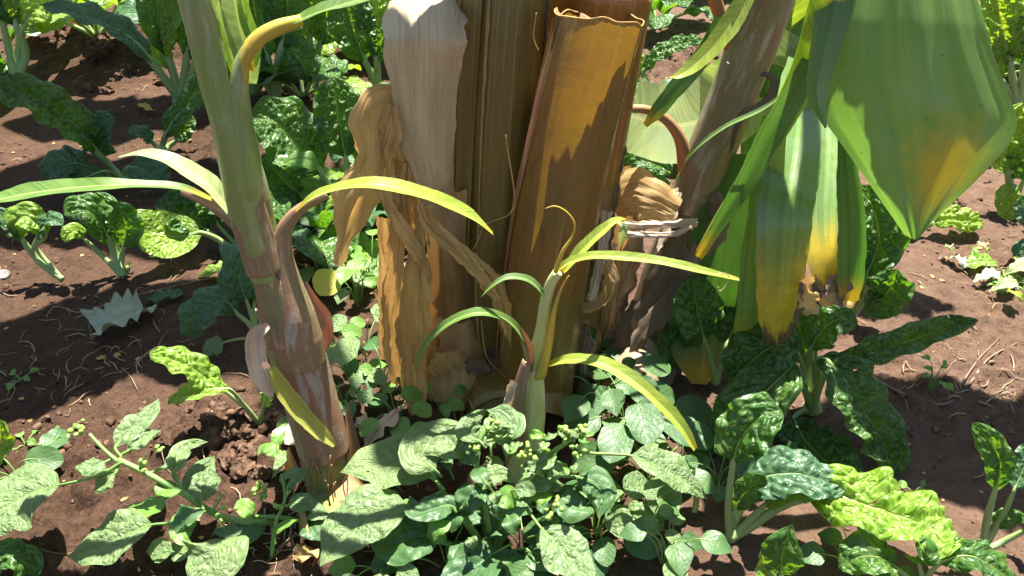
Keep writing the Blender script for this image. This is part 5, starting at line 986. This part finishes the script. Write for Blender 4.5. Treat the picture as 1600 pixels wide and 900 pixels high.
shell('sheath', [p + np.array([0, -.004, 0]) for p in RP([(1142, 150), (1143, 100), (1138, 60), (1120, 10), (1105, -40)])], [px2m(q, Pr[3]) for q in (16, 11, 9, 9, 9)], [(-120, 100)], MT['petiole_pink'], right, nu=16, n=40, thick=.002)
def R_leaf(pts, Y, w, mat, label=None, name='leaf', **kw):
    P = YP(pts, Y); wm = px2m(w / 2, P[len(P) // 2]); d = dict(nu=21, nv=60, fold=6, ruffle=wm * .05, rfreq=3, edge=.03, upw=0.1); d.update(kw)
    o = blade(name, P, wm, MT[mat], right, d.pop('shape', 'full'), **d)
    if label: o['label'] = label
    return o
# the big leaf half hanging over at upper right: real width, cross veins running down it
sheet('leaf', [(1335, -150), (1302, -50), (1280, 40), (1272, 120), (1282, 178), (1312, 222), (1350, 276), (1386, 328), (1412, 366)], [(1478, -150), (1505, -60), (1528, 10), (1548, 80), (1570, 140), (1586, 188), (1572, 224), (1540, 262), (1500, 302), (1462, 338), (1432, 369)],
      [1.14, 1.09, 1.06, 1.03], MT['bleaf_big'], right, label='broad half of the big leaf hanging face on, with a yellow patch')
R_leaf([(1330, -150), (1312, -60), (1300, 20), (1285, 90), (1276, 150), (1290, 200)], [1.14, 1.06, 1.03], 90, 'bleaf_plain', nu=17, fold=-30, wtab=[(0, .9), (.6, .6), (.85, .4), (1, .05)], n0=(-.5, -1, .3))
# the midrib with channel: pale green bar going down left into a yellow end
shell('midrib', YP([(1092, 398), (1120, 352), (1160, 290), (1200, 222), (1240, 150), (1268, 90), (1290, 20), (1320, -80)], [1.2, 1.18, 1.14, 1.1]), [px2m(q, Pr[3]) for q in (7, 10, 13, 16, 18, 20, 22, 24)], [(-90, 90)], MT['bleaf_yel'], right, nu=18, n=60, thick=.004)
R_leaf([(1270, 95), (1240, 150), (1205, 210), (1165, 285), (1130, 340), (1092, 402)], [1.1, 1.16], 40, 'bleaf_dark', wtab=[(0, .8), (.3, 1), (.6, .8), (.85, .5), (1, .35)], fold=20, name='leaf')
# hanging lobes with yellow and brown tips
R_leaf([(1262, 60), (1250, 150), (1238, 240), (1225, 330), (1218, 430), (1214, 538)], [1.52, 1.38, 1.23, 1.14, 1.12, 1.12], 96, 'bleaf_lobe', wtab=[(0, .5), (.2, .85), (.5, 1), (.8, .85), (.92, .7), (.98, .45), (1, .1)], label='longest hanging lobe ending in a yellow tip', n0=(0, -1, .7))
R_leaf([(1290, 90), (1290, 180), (1288, 260), (1285, 340), (1288, 400), (1292, 452)], [1.44, 1.32, 1.20, 1.13, 1.11], 96, 'bleaf_lobe', wtab=[(0, .5), (.3, .9), (.6, 1), (.85, .8), (.95, .45), (1, .2)], label='middle hanging lobe with an orange and brown torn end', n0=(.1, -1, .7), edge=.06)
R_leaf([(1318, 200), (1325, 280), (1330, 350), (1330, 410), (1326, 470)], [1.1, 1.1], 48, 'bleaf_dark', wtab=[(0, .4), (.3, .85), (.6, 1), (.85, 1), (.97, .7), (1, .4)], fold=30, label='folded dark green lobe with a yellow edge')
R_leaf([(1210, 180), (1200, 280), (1190, 380), (1182, 480), (1176, 560), (1170, 604)], [1.2, 1.16], 66, 'bleaf_lobe', wtab=[(0, .5), (.4, .8), (.7, 1), (.9, .9), (1, .25)], label='narrow inner lobe hanging lowest with a yellow end', n0=(-.2, -1, .3))
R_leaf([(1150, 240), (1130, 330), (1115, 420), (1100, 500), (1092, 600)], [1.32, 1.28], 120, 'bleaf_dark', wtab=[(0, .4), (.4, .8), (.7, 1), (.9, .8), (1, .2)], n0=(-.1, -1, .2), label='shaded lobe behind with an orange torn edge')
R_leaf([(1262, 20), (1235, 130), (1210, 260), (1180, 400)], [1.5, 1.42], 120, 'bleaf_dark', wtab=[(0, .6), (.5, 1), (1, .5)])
for a, w_, m_ in [([(1262, 430), (1258, 460), (1270, 482), (1255, 490)], 30, 'dry_orange'), ([(1300, 430), (1310, 455), (1300, 472)], 34, 'dry_grey'), ([(1340, 462), (1325, 470), (1300, 462), (1285, 478)], 22, 'dry_tan'), ([(1236, 520), (1244, 500), (1250, 470), (1252, 440)], 9, 'dry_grey')]:
    P = YP(a, 1.105); o = blade('dry_margin', P, px2m(w_ / 2, P[0]), MT[m_], right, 'lobe', nu=15, nv=24, fold=15, ruffle=.006, rfreq=3, edge=.35, upw=.1)
# leaf straps near the top
R_leaf([(1172, -40), (1162, 0), (1138, 42), (1100, 88), (1060, 118), (1045, 120)], [1.26, 1.22], 34, 'bleaf_yel', wtab=[(0, .8), (.4, 1), (.8, .7), (1, .05)], fold=12, upw=.3, nv=40)
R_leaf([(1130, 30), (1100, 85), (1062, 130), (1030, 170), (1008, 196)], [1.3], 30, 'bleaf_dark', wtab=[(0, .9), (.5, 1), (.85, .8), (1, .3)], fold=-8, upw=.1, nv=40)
R_leaf([(1215, 40), (1150, 150), (1090, 190), (1040, 195), (985, 180)], [1.5, 1.46], 125, 'bleaf_pale', wtab=[(0, .6), (.3, 1), (.6, 1), (.85, .95), (1, .85)], fold=3, n0=(0, -1, .6), label='broad pale green leaf seen behind the stem')
R_leaf([(1240, -40), (1235, 30), (1225, 100), (1210, 170)], [1.6], 80, 'bleaf_dark', fold=8); R_leaf([(1268, -40), (1262, 20), (1246, 80), (1230, 140)], [1.5], 44, 'bleaf_yel', fold=25)
strap(right, [(1270, 105), (1200, 165), (1130, 200), (1080, 240), (1060, 275), (1045, 300)], [1.16, 1.2], 9, mat='bleaf', shape='lance')
# dry strips down the right sucker
for a, dY, w_, m_ in [([(1070, 330), (1050, 400), (1020, 470), (990, 540), (960, 580)], -.06, 46, 'dry_grey'), ([(1090, 380), (1070, 430), (1040, 480), (1000, 525), (985, 560)], -.08, 40, 'dry_grey'), ([(1062, 300), (1050, 340), (1035, 375), (1022, 400)], -.07, 14, 'dry_white'), ([(1045, 440), (1030, 500), (1020, 560), (1010, 600)], -.05, 44, 'dry_grey'), ([(1085, 430), (1060, 500), (1045, 560), (1030, 620)], -.03, 40, 'dry_grey'),
                     ([(1115, 300), (1125, 340), (1110, 380), (1092, 400)], -.07, 34, 'dry_grey'), ([(1180, 110), (1210, 125), (1195, 160), (1160, 180), (1140, 240)], -.07, 14, 'dry_grey'), ([(995, 470), (975, 530), (950, 590), (930, 630)], -.07, 40, 'dry_grey')]:
    P = RP(a, dY); blade('dry_strip', P, px2m(w_ / 2, P[0]), MT[m_], right, nu=15, nv=40, fold=18, curl=-.4, ruffle=.004, rfreq=4, edge=.15, upw=.05, shape='strap')
shade_leaf(right, (.55, 1.32, 1.4), [(.66, 1.42, 1.6), over(.56, 1.08, 1.75), over(.9, 1.03, 1.7), over(1.35, .92, 1.3)], .19)  # added out of view to shade the ground at right
shade_leaf(right, (.55, 1.32, 1.4), [(.6, 1.5, 1.55), over(.6, 1.52, 1.75), over(.8, 1.5, 1.7), over(1.0, 1.46, 1.5)], .075)  # narrow unseen leaf added for the shadow streak further back
